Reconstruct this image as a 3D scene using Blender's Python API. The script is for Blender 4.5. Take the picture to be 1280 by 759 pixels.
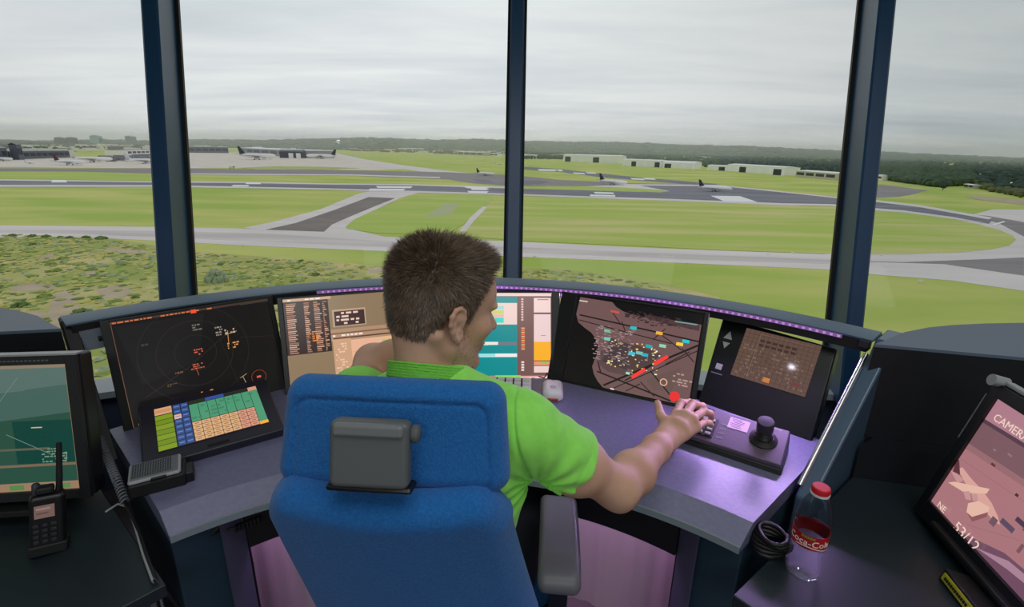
import bpy, bmesh, math, random
import numpy as np
from mathutils import Vector, Matrix

for _o in list(bpy.data.objects):
    bpy.data.objects.remove(_o, do_unlink=True)
S = bpy.context.scene
COL = S.collection
random.seed(7)
RNG = np.random.default_rng(7)
PI = math.pi
R = math.radians

# ------------------------------------------------------------------ camera
cam_d = bpy.data.cameras.new('camera')
cam_d.sensor_fit = 'HORIZONTAL'
cam_d.sensor_width = 36.0
cam_d.lens = 17.4375
cam_d.clip_start = 0.02
cam_d.clip_end = 60000
cam = bpy.data.objects.new('camera', cam_d)
COL.objects.link(cam)
cam.matrix_world = Matrix.Translation((0, 0, 1.55)) @ Matrix.Rotation(R(90 - 17.4184), 4, 'X') @ Matrix.Rotation(R(1.08857), 4, 'Z')
S.camera = cam

# ------------------------------------------------------------------ overcast sky
SKY_GAIN = 1.0
w = bpy.data.worlds.new('overcast_sky')
S.world = w
w.use_nodes = True
nt = w.node_tree
nt.nodes.clear()
def wn(t, **k):
    n = nt.nodes.new(t)
    for a, b in k.items():
        setattr(n, a, b)
    return n
tc = wn('ShaderNodeTexCoord')
sep = wn('ShaderNodeSeparateXYZ')
nt.links.new(tc.outputs['Generated'], sep.inputs[0])
def wmath(op, a, b=None):
    n = wn('ShaderNodeMath', operation=op)
    for i, v in enumerate((a, b)):
        if v is None:
            continue
        if isinstance(v, (int, float)):
            n.inputs[i].default_value = v
        else:
            nt.links.new(v, n.inputs[i])
    return n.outputs[0]
zz = wmath('ADD', wmath('ABSOLUTE', sep.outputs[2]), 0.07)
cx = wmath('DIVIDE', sep.outputs[0], zz)
cy = wmath('DIVIDE', sep.outputs[1], zz)
comb = wn('ShaderNodeCombineXYZ')
nt.links.new(cx, comb.inputs[0]); nt.links.new(cy, comb.inputs[1])
def cloud(scale, detail, rough, sx, sy, off):
    mp = wn('ShaderNodeMapping')
    mp.inputs['Scale'].default_value = (sx, sy, 1)
    mp.inputs['Location'].default_value = off
    nt.links.new(comb.outputs[0], mp.inputs[0])
    n = wn('ShaderNodeTexNoise')
    n.inputs['Scale'].default_value = scale
    n.inputs['Detail'].default_value = detail
    n.inputs['Roughness'].default_value = rough
    n.inputs['Distortion'].default_value = 0.4
    nt.links.new(mp.outputs[0], n.inputs['Vector'])
    return n.outputs['Fac']
c1 = cloud(0.30, 7, 0.58, 0.8, 1.5, (3.1, 1.7, 0))
c2 = cloud(0.9, 6, 0.5, 0.4, 1.3, (0.3, 5.1, 0))
cl = wmath('ADD', wmath('MULTIPLY', c1, 0.65), wmath('MULTIPLY', c2, 0.35))
ramp = wn('ShaderNodeValToRGB')
ramp.color_ramp.elements[0].position = 0.34
ramp.color_ramp.elements[0].color = (0.62, 0.655, 0.70, 1)
ramp.color_ramp.elements[1].position = 0.60
ramp.color_ramp.elements[1].color = (0.86, 0.868, 0.872, 1)
nt.links.new(cl, ramp.inputs[0])
# the sun stands veiled behind the cloud ahead of the tower: a broad soft brightening
dot = wn('ShaderNodeVectorMath', operation='DOT_PRODUCT')
dot.inputs[1].default_value = (-0.24, 0.88, 0.41)
nt.links.new(tc.outputs['Generated'], dot.inputs[0])
glow = wmath('ADD', wmath('MULTIPLY', wmath('POWER', wmath('MAXIMUM', dot.outputs['Value'], 0.0), 3.0), 0.42), 0.66)
mixc = wn('ShaderNodeVectorMath', operation='SCALE')
nt.links.new(ramp.outputs[0], mixc.inputs[0]); nt.links.new(glow, mixc.inputs['Scale'])
bg = wn('ShaderNodeBackground')
bg.inputs['Strength'].default_value = SKY_GAIN
nt.links.new(mixc.outputs[0], bg.inputs['Color'])
wo = wn('ShaderNodeOutputWorld')
nt.links.new(bg.outputs[0], wo.inputs['Surface'])
w.cycles.sampling_method = 'MANUAL'
w.cycles.sample_map_resolution = 512

# ------------------------------------------------------------------ lamps of the room, and added fill lights
def area(name, loc, target, sx, sy, power, color):
    d = bpy.data.lights.new(name, 'AREA')
    d.shape = 'RECTANGLE'; d.size = sx; d.size_y = sy; d.energy = power; d.color = color
    o = bpy.data.objects.new(name, d)
    COL.objects.link(o)
    o.location = loc
    o.rotation_euler = (Vector(target) - Vector(loc)).to_track_quat('-Z', 'Y').to_euler()
    return o
OX, OY = -0.115, 0.323          # the centre that the curved console is drawn about
def AZ(a, r, z, ox=OX, oy=OY):
    return (ox + r * math.cos(R(a)), oy + r * math.sin(R(a)), z)
VIOLET = (0.64, 0.40, 1.0)
for a, e in ((50, 2.0), (67, 9.5), (84, 13.0), (100, 3.6)):
    area('led_strip_light', AZ(a, 1.425, 1.045), AZ(a, 1.05, 0.76), 0.34, 0.018, e, VIOLET).data.spread = R(120)
for a in (62, 90, 118):
    area('desk_underside_light', AZ(a, 0.96, 0.69), AZ(a, 1.10, 0.1), 0.30, 0.05, 1.15, (0.88, 0.52, 0.92))
# large soft fill lights, added below the ceiling to brighten the cab interior
for x, y, e in ((0.60, -0.1, 29.0), (0.1, -3.4, 74.0)):
    area('interior_fill_light', (x, y, 3.30), (x, y, 0), 2.2, 1.6, e, (0.97, 1.0, 0.98))

S.view_settings.view_transform = 'Standard'
S.view_settings.look = 'None'
S.view_settings.exposure = 0.0
S.view_settings.gamma = 1.0
S.view_settings.use_curve_mapping = False
S.render.film_transparent = False
S.cycles.use_denoising = True
S.cycles.max_bounces = 8
S.cycles.transparent_max_bounces = 16
S.cycles.volume_bounces = 3
S.cycles.sample_clamp_indirect = 6.0
S.cycles.caustics_refractive = False
S.cycles.caustics_reflective = False

# ------------------------------------------------------------------ helpers: materials
def lin(c):
    return tuple((v / 255 / 12.92) if v / 255 <= 0.04045 else ((v / 255 + 0.055) / 1.055) ** 2.4 for v in c)
def setp(p, key, v):
    if key in p.inputs:
        p.inputs[key].default_value = v
MATS = {}
def mat(name, c, rough=0.6, c2=None, scale=20.0, metal=0.0, bump=0.0, bscale=None, stretch=(1, 1, 1), spec=0.5, sheen=0.0,
        coat=0.0, sss=0.0, lo=0.35, hi=0.65, detail=5.0, coords='Object', emit=None):
    if name in MATS:
        return MATS[name]
    m = bpy.data.materials.new(name)
    m.use_nodes = True
    t = m.node_tree
    p = t.nodes['Principled BSDF']
    a = lin(c)
    setp(p, 'Base Color', (*a, 1)); setp(p, 'Roughness', rough); setp(p, 'Metallic', metal)
    setp(p, 'Specular IOR Level', spec); setp(p, 'Sheen Weight', sheen); setp(p, 'Coat Weight', coat)
    if sss:
        setp(p, 'Subsurface Weight', sss); setp(p, 'Subsurface Radius', (0.012, 0.005, 0.003)); setp(p, 'Subsurface Scale', 1.0)
    if emit:
        setp(p, 'Emission Color', (*lin(emit[0]), 1)); setp(p, 'Emission Strength', emit[1])
    if c2 is not None or bump:
        co = t.nodes.new('ShaderNodeTexCoord')
        mp = t.nodes.new('ShaderNodeMapping')
        mp.inputs['Scale'].default_value = stretch
        t.links.new(co.outputs[coords], mp.inputs[0])
    if c2 is not None:
        n = t.nodes.new('ShaderNodeTexNoise')
        n.inputs['Scale'].default_value = scale; n.inputs['Detail'].default_value = detail
        t.links.new(mp.outputs[0], n.inputs['Vector'])
        rp = t.nodes.new('ShaderNodeValToRGB')
        rp.color_ramp.elements[0].position = lo; rp.color_ramp.elements[0].color = (*a, 1)
        rp.color_ramp.elements[1].position = hi; rp.color_ramp.elements[1].color = (*lin(c2), 1)
        t.links.new(n.outputs['Fac'], rp.inputs[0])
        t.links.new(rp.outputs[0], p.inputs['Base Color'])
    if bump:
        n2 = t.nodes.new('ShaderNodeTexNoise')
        n2.inputs['Scale'].default_value = bscale or scale; n2.inputs['Detail'].default_value = 3.0
        t.links.new(mp.outputs[0], n2.inputs['Vector'])
        b = t.nodes.new('ShaderNodeBump')
        b.inputs['Strength'].default_value = min(1.0, bump); b.inputs['Distance'].default_value = 0.002
        t.links.new(n2.outputs['Fac'], b.inputs['Height'])
        t.links.new(b.outputs[0], p.inputs['Normal'])
    MATS[name] = m
    return m

def glass_mat(name, tint, amount=0.06):
    m = bpy.data.materials.new(name); m.use_nodes = True
    t = m.node_tree; t.nodes.clear()
    tr = t.nodes.new('ShaderNodeBsdfTransparent'); tr.inputs[0].default_value = (*tint, 1)
    gl = t.nodes.new('ShaderNodeBsdfGlossy'); gl.inputs['Roughness'].default_value = 0.02
    gl.inputs[0].default_value = (1, 1, 1, 1)
    fr = t.nodes.new('ShaderNodeFresnel'); fr.inputs[0].default_value = 1.45
    mu = t.nodes.new('ShaderNodeMath'); mu.operation = 'MULTIPLY'; mu.inputs[1].default_value = amount
    t.links.new(fr.outputs[0], mu.inputs[0])
    mx = t.nodes.new('ShaderNodeMixShader')
    t.links.new(mu.outputs[0], mx.inputs[0]); t.links.new(tr.outputs[0], mx.inputs[1]); t.links.new(gl.outputs[0], mx.inputs[2])
    o = t.nodes.new('ShaderNodeOutputMaterial'); t.links.new(mx.outputs[0], o.inputs[0])
    return m

def screen_mat():
    m = bpy.data.materials.new('lit_display'); m.use_nodes = True
    t = m.node_tree; p = t.nodes['Principled BSDF']
    at = t.nodes.new('ShaderNodeAttribute'); at.attribute_name = 'picture'
    setp(p, 'Base Color', (0.01, 0.01, 0.01, 1)); setp(p, 'Roughness', 0.22); setp(p, 'Specular IOR Level', 0.35)
    t.links.new(at.outputs['Color'], p.inputs['Emission Color'])
    setp(p, 'Emission Strength', 1.0)
    return m
SCREEN = screen_mat()

# ------------------------------------------------------------------ helpers: objects
def tag(o, label=None, cat=None, group=None, kind=None):
    if label: o['label'] = label
    if cat: o['category'] = cat
    if group: o['group'] = group
    if kind: o['kind'] = kind
    return o
def thing(name, label, cat, loc=(0, 0, 0), group=None, kind=None, matrix=None):
    o = bpy.data.objects.new(name, None)
    o.empty_display_size = 0.1
    COL.objects.link(o)
    if matrix is not None:
        o.matrix_world = matrix
        o['_'] = 0
        del o['_']
    else:
        o.location = loc
    o.matrix_basis = matrix if matrix is not None else Matrix.Translation(loc)
    return tag(o, label, cat, group, kind)
def root_matrix(o):
    return o.matrix_basis if o.parent is None else root_matrix(o.parent) @ o.matrix_basis
def copy_tree(o, parent=None):
    c = o.copy(); COL.objects.link(c)
    if parent is not None:
        c.parent = parent
        c.matrix_parent_inverse = Matrix.Identity(4)
    for ch in list(o.children):
        copy_tree(ch, c)
    return c
def link(name, me, parent=None, **k):
    o = bpy.data.objects.new(name, me)
    COL.objects.link(o)
    if parent is not None:
        o.parent = parent
    return tag(o, **k)

class MB:
    """collects faces; build() makes ONE mesh object"""
    def __init__(s):
        s.v = []; s.f = []; s.mi = []; s.cur = 0
    def add(s, vs, fs):
        b = len(s.v)
        s.v += [tuple(v) for v in vs]
        for f in fs:
            s.f.append(tuple(b + i for i in f)); s.mi.append(s.cur)
        return s
    def box(s, c, size, m=None):
        hx, hy, hz = size[0] / 2, size[1] / 2, size[2] / 2
        vs = [Vector((x, y, z)) for z in (-hz, hz) for y in (-hy, hy) for x in (-hx, hx)]
        m = m or Matrix.Identity(3)
        vs = [Vector(c) + m @ v for v in vs]
        return s.add(vs, [(0, 2, 3, 1), (4, 5, 7, 6), (0, 1, 5, 4), (2, 6, 7, 3), (0, 4, 6, 2), (1, 3, 7, 5)])
    def prism(s, pts, z0, z1):
        n = len(pts)
        if sum(pts[i][0] * pts[(i + 1) % n][1] - pts[(i + 1) % n][0] * pts[i][1] for i in range(n)) < 0:
            pts = pts[::-1]
        vs = [(x, y, z0) for x, y in pts] + [(x, y, z1) for x, y in pts]
        fs = [tuple(range(n - 1, -1, -1)), tuple(range(n, 2 * n))]
        fs += [(i, (i + 1) % n, n + (i + 1) % n, n + i) for i in range(n)]
        return s.add(vs, fs)
    def loft(s, secs, closed_sec=True, caps=True, wrap=False):
        n = len(secs[0]); vs = [p for sec in secs for p in sec]; fs = []
        m = len(secs)
        for i in range(m if wrap else m - 1):
            a, b = i * n, ((i + 1) % m) * n
            for j in range(n if closed_sec else n - 1):
                k = (j + 1) % n
                fs.append((a + j, a + k, b + k, b + j))
        if caps and not wrap:
            fs.append(tuple(range(n - 1, -1, -1)))
            fs.append(tuple((m - 1) * n + j for j in range(n)))
        return s.add(vs, fs)
    def tube(s, pts, r, n=8, r1=None):
        pts = [Vector(p) for p in pts]; secs = []
        up = Vector((0, 0, 1))
        for i, p in enumerate(pts):
            d = (pts[min(i + 1, len(pts) - 1)] - pts[max(i - 1, 0)]).normalized()
            a = d.cross(up)
            if a.length < 1e-3:
                a = d.cross(Vector((1, 0, 0)))
            a.normalize(); b = d.cross(a)
            rr = r if r1 is None else r + (r1 - r) * i / (len(pts) - 1)
            secs.append([p + a * (rr * math.cos(t * 2 * PI / n)) + b * (rr * math.sin(t * 2 * PI / n)) for t in range(n)])
        return s.loft(secs)
    def lathe(s, prof, c=(0, 0, 0), n=24, m=None):
        m = m or Matrix.Identity(3)
        secs = []
        for r, z in prof:
            secs.append([Vector(c) + m @ Vector((r * math.cos(t * 2 * PI / n), r * math.sin(t * 2 * PI / n), z)) for t in range(n)])
        return s.loft(secs)
    def build(s, name, m, parent=None, bevel=0.0, smooth=None, world=False, seg=2, **k):
        me = bpy.data.meshes.new(name)
        vs = s.v
        if world and parent is not None:
            inv = root_matrix(parent).inverted()
            vs = [inv @ Vector(v) for v in vs]
        me.from_pydata([tuple(v) for v in vs], [], s.f)
        for mm in (m if isinstance(m, (list, tuple)) else [m]):
            me.materials.append(mm)
        me.polygons.foreach_set('material_index', s.mi)
        bm = bmesh.new(); bm.from_mesh(me)
        bmesh.ops.recalc_face_normals(bm, faces=bm.faces)
        bm.to_mesh(me); bm.free()
        o = link(name, me, parent, **k)
        if smooth:
            me.polygons.foreach_set('use_smooth', [True] * len(me.polygons))
            me.set_sharp_from_angle(angle=R(smooth))
        if bevel:
            b = o.modifiers.new('bevel', 'BEVEL'); b.width = bevel; b.segments = seg; b.limit_method = 'ANGLE'; b.angle_limit = R(40)
            me.polygons.foreach_set('use_smooth', [True] * len(me.polygons))
            b.harden_normals = True
            me.set_sharp_from_angle(angle=R(35))
        return o

def np_mesh(name, V, F, m, parent=None, smooth=True, **k):
    """V (n,3) array; F (m,3|4) array"""
    me = bpy.data.meshes.new(name)
    V = np.asarray(V, np.float32); F = np.asarray(F, np.int32)
    nf, c = F.shape
    me.vertices.add(len(V)); me.vertices.foreach_set('co', V.ravel())
    me.loops.add(nf * c); me.loops.foreach_set('vertex_index', F.ravel())
    me.polygons.add(nf); me.polygons.foreach_set('loop_start', np.arange(0, nf * c, c, dtype=np.int32))
    me.polygons.foreach_set('use_smooth', np.full(nf, smooth))
    me.update(calc_edges=True)
    me.materials.append(m)
    return link(name, me, parent, **k)

# ------------------------------------------------------------------ helpers: smooth-union fields for soft and living shapes
class Field:
    def __init__(s, lo, hi, h):
        s.lo = np.array(lo, float); s.h = h
        s.n = np.ceil((np.array(hi) - s.lo) / h).astype(int) + 1
        s.D = np.full(s.n, 1.0, np.float32)
        s.ax = [(s.lo[i] + h * np.arange(s.n[i])).astype(np.float32) for i in range(3)]
    def win(s, blo, bhi, pad):
        a = np.clip(np.floor((np.array(blo) - pad - s.lo) / s.h).astype(int), 0, s.n)
        b = np.clip(np.ceil((np.array(bhi) + pad - s.lo) / s.h).astype(int) + 1, 0, s.n)
        sl = tuple(slice(x, y) for x, y in zip(a, b))
        X = s.ax[0][sl[0]][:, None, None]; Y = s.ax[1][sl[1]][None, :, None]; Z = s.ax[2][sl[2]][None, None, :]
        return sl, X, Y, Z
    def add(s, prim, k=0.01, pad=None):
        f, blo, bhi = prim
        sl, X, Y, Z = s.win(blo, bhi, (k + 3 * s.h) if pad is None else pad)
        d = f(X, Y, Z).astype(np.float32); a = s.D[sl]
        h = np.clip(0.5 + 0.5 * (a - d) / k, 0, 1)
        s.D[sl] = a + (d - a) * h - k * h * (1 - h)
        return s
    def cut(s, prim, k=0.004):
        f, blo, bhi = prim
        sl, X, Y, Z = s.win(blo, bhi, k + 3 * s.h)
        d = -f(X, Y, Z).astype(np.float32); a = s.D[sl]
        h = np.clip(0.5 + 0.5 * (d - a) / k, 0, 1)
        s.D[sl] = a + (d - a) * h + k * h * (1 - h)
        return s
    def warp(s, f, blo, bhi):
        sl, X, Y, Z = s.win(blo, bhi, 0)
        s.D[sl] = s.D[sl] + f(X, Y, Z)
        return s
    def mesh(s):
        D = s.D
        D[0] = D[-1] = 1; D[:, 0] = D[:, -1] = 1; D[:, :, 0] = D[:, :, -1] = 1
        neg = D < 0
        c = np.zeros(np.array(D.shape) - 1, np.uint8)
        for i in (0, 1):
            for j in (0, 1):
                for l in (0, 1):
                    c += neg[i:D.shape[0] - 1 + i, j:D.shape[1] - 1 + j, l:D.shape[2] - 1 + l]
        act = (c > 0) & (c < 8)
        idx = np.argwhere(act)
        num = np.full(act.shape, -1, np.int32)
        num[act] = np.arange(len(idx))
        acc = np.zeros((len(idx), 3)); cnt = np.zeros(len(idx))
        corner = {}
        for i in (0, 1):
            for j in (0, 1):
                for l in (0, 1):
                    corner[i, j, l] = D[idx[:, 0] + i, idx[:, 1] + j, idx[:, 2] + l].astype(float)
        for a in corner:
            for x in range(3):
                if a[x] == 0:
                    b = list(a); b[x] = 1; b = tuple(b)
                    da, db = corner[a], corner[b]
                    mk = (da < 0) != (db < 0)
                    t = np.where(mk, da / np.where(mk, da - db, 1), 0)
                    p = np.tile(np.array(a, float), (len(idx), 1)); p[:, x] += t
                    acc[mk] += p[mk]; cnt[mk] += 1
        V = s.lo + s.h * (idx + acc / cnt[:, None])
        quads = []
        for x in range(3):
            sl0 = [slice(None)] * 3; sl1 = [slice(None)] * 3
            sl0[x] = slice(0, -1); sl1[x] = slice(1, None)
            A, B = neg[tuple(sl0)], neg[tuple(sl1)]
            e = np.argwhere(A != B)
            y, z = (x + 1) % 3, (x + 2) % 3
            e = e[(e[:, y] > 0) & (e[:, z] > 0)]
            def cell(dy, dz):
                q = e.copy(); q[:, y] -= dy; q[:, z] -= dz
                return num[q[:, 0], q[:, 1], q[:, 2]]
            q = np.stack([cell(1, 1), cell(0, 1), cell(0, 0), cell(1, 0)], 1)
            inside = A[e[:, 0], e[:, 1], e[:, 2]]
            q[~inside] = q[~inside][:, ::-1]
            quads.append(q)
        return V, np.concatenate(quads)

def cap(a, b, ra, rb=None):
    a = np.array(a, float); b = np.array(b, float); rb = ra if rb is None else rb
    ab = b - a; L = float(ab @ ab) + 1e-12
    def f(X, Y, Z):
        px, py, pz = X - a[0], Y - a[1], Z - a[2]
        t = np.clip((px * ab[0] + py * ab[1] + pz * ab[2]) / L, 0, 1)
        return np.sqrt((px - ab[0] * t) ** 2 + (py - ab[1] * t) ** 2 + (pz - ab[2] * t) ** 2) - (ra + (rb - ra) * t)
    m = max(ra, rb)
    return f, np.minimum(a, b) - m, np.maximum(a, b) + m
def ell(c, r, M=None):
    c = np.array(c, float); r = np.array(r, float)
    M = np.eye(3) if M is None else np.array(M)          # columns: own axes
    def f(X, Y, Z):
        px, py, pz = X - c[0], Y - c[1], Z - c[2]
        u = [px * M[0, i] + py * M[1, i] + pz * M[2, i] for i in range(3)]
        k0 = np.sqrt(sum((u[i] / r[i]) ** 2 for i in range(3)))
        k1 = np.sqrt(sum((u[i] / r[i] ** 2) ** 2 for i in range(3))) + 1e-9
        return k0 * (k0 - 1) / k1
    e = np.abs(M) @ r
    return f, c - e, c + e
def rbox(c, half, r, M=None, shape=None):
    """rounded box in its own axes; shape(u,v,w) may bend it first"""
    c = np.array(c, float); M = np.eye(3) if M is None else np.array(M)
    def f(X, Y, Z):
        px, py, pz = X - c[0], Y - c[1], Z - c[2]
        u = [px * M[0, i] + py * M[1, i] + pz * M[2, i] for i in range(3)]
        if shape: u = shape(*u)
        q = [np.abs(u[i]) - half[i] + r for i in range(3)]
        return np.sqrt(sum(np.maximum(x, 0) ** 2 for x in q)) + np.minimum(np.maximum(np.maximum(q[0], q[1]), q[2]), 0) - r
    e = np.abs(M) @ np.array(half) * 1.15 + 0.03
    return f, c - e, c + e
def axes(right, fwd):
    r = np.array(right, float); r /= np.linalg.norm(r)
    f = np.array(fwd, float); f -= r * (f @ r); f /= np.linalg.norm(f)
    return np.stack([r, f, np.cross(r, f)], 1)

def frame(c, yaw, tilt):
    """panel facing its operator: x to the operator's right, y into the panel, z up the panel; tilt leans it back"""
    Rt = Vector((math.cos(yaw), math.sin(yaw), 0)); N0 = Vector((math.sin(yaw), -math.cos(yaw), 0))
    N = N0 * math.cos(tilt) + Vector((0, 0, math.sin(tilt))); U = -N0 * math.sin(tilt) + Vector((0, 0, math.cos(tilt)))
    m = Matrix((Rt, -N, U)).transposed().to_4x4(); m.translation = Vector(c)
    return m

def picture(name, parent, W, H, els, y=0.0, cx=0.0, cz=0.0, mat_=None):
    """a lit display: flat coloured shapes on one sheet; els in 0..1 from the top left"""
    vs, fs, cs = [], [], []
    def quad(pts, col, lay):
        b = len(vs)
        for u, v in pts:
            vs.append((cx + (u - 0.5) * W, y - 0.00001 * lay, cz + (0.5 - v) * H))
        fs.append(tuple(range(b, b + len(pts))))
        cs.extend([(*lin(col), 1)] * len(pts))
    for i, e in enumerate(els):
        k = e[0]
        if k == 'r':
            _, a, b, c, d, col = e; quad([(a, b), (a, d), (c, d), (c, b)], col, i)
        elif k == 'p':
            quad(e[1], e[2], i)
        elif k == 'l':
            _, a, b, c, d, th, col = e
            dx, dy = (c - a) * W, (d - b) * H; L = math.hypot(dx, dy) + 1e-9
            nx, ny = -dy / L * th / 2, dx / L * th / 2
            quad([(a + nx / W, b + ny / H), (c + nx / W, d + ny / H), (c - nx / W, d - ny / H), (a - nx / W, b - ny / H)], col, i)
        elif k == 'c':
            _, u, v, rad, th, col = e
            n = 40
            for t in range(n):
                a0, a1 = 2 * PI * t / n, 2 * PI * (t + 1) / n
                P = lambda a, r: (u + math.cos(a) * r / W, v + math.sin(a) * r / H)
                q = [P(a0, rad), P(a1, rad), P(a1, rad - th), P(a0, rad - th)]
                if all(0 < x < 1 and 0 < z < 1 for x, z in q):
                    quad(q, col, i)
    me = bpy.data.meshes.new(name)
    me.from_pydata(vs, [], fs)
    at = me.color_attributes.new('picture', 'FLOAT_COLOR', 'POINT')
    at.data.foreach_set('color', np.array(cs, np.float32).ravel())
    me.materials.append(mat_ or SCREEN)
    bm = bmesh.new(); bm.from_mesh(me)
    for f in bm.faces:
        f.normal_update()
        if f.normal.y > 0:
            f.normal_flip()
    bm.to_mesh(me); bm.free()
    return link(name, me, parent)
def glyphs(u0, v0, u1, v1, rows, col, fill=0.7, cw=0.012, rnd=random):
    """rows of small marks, as writing too small to read"""
    out = []
    rh = (v1 - v0) / rows
    for r_ in range(rows):
        u = u0
        while u < u1 - cw:
            l = rnd.uniform(0.6, 2.2) * cw
            if rnd.random() < fill:
                out.append(('r', u, v0 + r_ * rh + rh * 0.2, min(u + l, u1), v0 + r_ * rh + rh * 0.75, col))
            u += l + cw * 0.5
    return out
def text_mesh(txt, size, name, parent, m, loc, rot=None, depth=0.0004, align='LEFT', bend=None):
    cu = bpy.data.curves.new(name, 'FONT')
    cu.body = txt; cu.size = size; cu.extrude = depth; cu.align_x = align; cu.resolution_u = 3
    tmp = bpy.data.objects.new(name, cu)
    COL.objects.link(tmp)
    dg = bpy.context.evaluated_depsgraph_get(); dg.update()
    me = bpy.data.meshes.new_from_object(tmp.evaluated_get(dg))
    bpy.data.objects.remove(tmp, do_unlink=True)
    me.name = name
    # letters lie in xy: stand them up in x/z facing -y
    for v in me.vertices:
        x, y, z = v.co
        v.co = bend(x, y, z) if bend else (loc[0] + x, loc[1] - z, loc[2] + y)
    me.materials.clear(); me.materials.append(m)
    return link(name, me, parent)
# ================================================================== the tower cab
CY0, R45, LEAN, NS = -3.61, 5.973, 0.3215, 24
WZ0, WZ1 = 0.50, 3.35
def cabp(a, z, dr=0.0):
    """point on the glazing, a in degrees from straight ahead (left positive), leaning outwards with height"""
    r = R45 + LEAN * (z - WZ0) + dr
    return Vector((-r * math.sin(R(a)), CY0 + r * math.cos(R(a)), z))
M_mull = mat('navy_window_post', (16, 62, 104), 0.38, spec=0.5)
M_gask = mat('black_gasket', (8, 9, 10), 0.6)
M_glass = glass_mat('tower_glass', (0.97, 0.985, 0.98))
M_glass_t = glass_mat('tower_glass_side', (0.92, 0.945, 0.94))
M_wall = mat('cab_wall_paint', (58, 72, 96), 0.6)
M_sill = mat('window_sill_laminate', (176, 186, 196), 0.35)
M_ceil = mat('ceiling_white', (120, 124, 128), 0.9)
M_floor = mat('floor_covering', (120, 106, 116), 0.55, (96, 84, 94), scale=3.0, bump=0.2, bscale=220)
M_roof = mat('tower_roof', (90, 92, 95), 0.8)

mb = MB(); mb.prism([(5.9 * math.cos(t * PI / 24), CY0 + 5.9 * math.sin(t * PI / 24)) for t in range(48)], -0.2, 0.0)
mb.build('floor', M_floor, label='tower cab floor covering under the consoles', kind='structure')
mb = MB(); mb.prism([(6.85 * math.cos(t * PI / 24), CY0 + 6.85 * math.sin(t * PI / 24)) for t in range(48)], WZ1 + 0.02, WZ1 + 0.3)
mb.build('ceiling', M_ceil, label='tower cab ceiling above the windows', kind='structure')
for k in range(NS):
    a0 = k * 15.0
    side = 'front' if (a0 < 45 or a0 >= 315) else 'left' if a0 < 135 else 'back' if a0 < 225 else 'right'
    # wall and sill under each pane
    mb = MB()
    q = [(a0, 0.0), (a0 + 15, 0.0), (a0 + 15, WZ0 - 0.03), (a0, WZ0 - 0.03)]
    inn = [cabp(a, WZ0, -0.10 + 0.08 * z) for a, z in q]
    for p, (a, z) in zip(inn, q): p.z = z
    out = [cabp(a, WZ0, 0.06) for a, z in q]
    for p, (a, z) in zip(out, q): p.z = z
    mb.loft([inn, out]); mb.build('wall_' + side, M_wall, label='navy panel wall below the tower window', kind='structure')
    mb = MB()
    ss = []
    for a in (a0, a0 + 15):
        pts = []
        for dr, z in ((-0.12, WZ0 - 0.03), (-0.12, WZ0), (0.04, WZ0 + 0.002), (0.04, WZ0 - 0.03)):
            p = cabp(a, WZ0, dr); p.z = z; pts.append(p)
        ss.append(pts)
    mb.loft(ss); mb.build('trim_%d' % (k + 1), M_sill, label='pale window sill ledge along the foot of the glass', kind='structure')
    # pane, a thin slab of glass
    mb = MB()
    e = 0.36
    mb.loft([[cabp(a0 + e, WZ0 + .01, d), cabp(a0 + 15 - e, WZ0 + .01, d), cabp(a0 + 15 - e, WZ1, d), cabp(a0 + e, WZ1, d)] for d in (0.028, 0.040)])
    wd = mb.build('window_%d' % (k + 1), M_glass_t if k == 22 else M_glass, label='outward leaning tower window pane', kind='structure')
    # post: a fin standing in from the joint of the panes, with a dark gasket down each side
    b, t = cabp(a0, WZ0 - 0.02), cabp(a0, WZ1 + 0.02)
    sd = Vector((math.cos(R(a0)), math.sin(R(a0)), 0)); dr = Vector((-math.sin(R(a0)), math.cos(R(a0)), 0))
    hw = 0.034
    mb = MB()
    prof = [(-hw, -0.182), (-hw + .008, -0.190), (hw - .008, -0.190), (hw, -0.182), (hw, 0.022), (-hw, 0.022)]
    mb.loft([[p + sd * u + dr * v for u, v in prof] for p in (b, t)])
    post = mb.build('trim_%d' % (k + 30), M_mull, label='navy steel window post between two panes', kind='structure', smooth=20)
    for sgn in (-1, 1):
        g = MB()
        g.loft([[p + sd * (sgn * u) + dr * v for u, v in ((hw - .01, 0.022), (hw + 0.016, 0.022), (hw + 0.016, 0.046), (hw - .01, 0.046))] for p in (b, t)])
        g.build('gasket', M_gask, post)
    c_ = MB(); c_.loft([[p + sd * u + dr * v for u, v in ((-hw, .046), (hw, .046), (hw, .07), (-hw, .07))] for p in (b, t)])
    c_.build('cover_strip', M_gask, post)

# ================================================================== the airfield, 58 m below
GZ = -58.0
M_grass = mat('mown_grass', (174, 198, 84), 0.95, (212, 212, 120), scale=0.012, stretch=(0.6, 1.6, 1), lo=0.38, hi=0.66, detail=7, bump=0.0)
M_grass2 = mat('island_grass', (184, 204, 92), 0.95, (218, 212, 138), scale=0.016, stretch=(0.35, 2.2, 1), lo=0.42, hi=0.66, detail=8)
M_grassb = mat('bright_grass', (176, 202, 90), 0.95, (194, 208, 106), scale=0.02, stretch=(0.4, 1.5, 1), detail=6)
M_scrub = mat('scrub_ground', (164, 176, 88), 0.95, (222, 204, 146), scale=0.03, lo=0.40, hi=0.68, detail=9)
M_sand = mat('bare_sand', (205, 186, 160), 0.95, (186, 168, 140), scale=0.1)
M_conc = mat('taxiway_concrete', (240, 230, 228), 0.9, (226, 216, 214), scale=0.03, stretch=(.3, 2, 1), detail=6)
M_asph = mat('runway_asphalt', (116, 116, 128), 0.85, (138, 137, 146), scale=0.02, stretch=(.2, 2, 1), detail=6)
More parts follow.
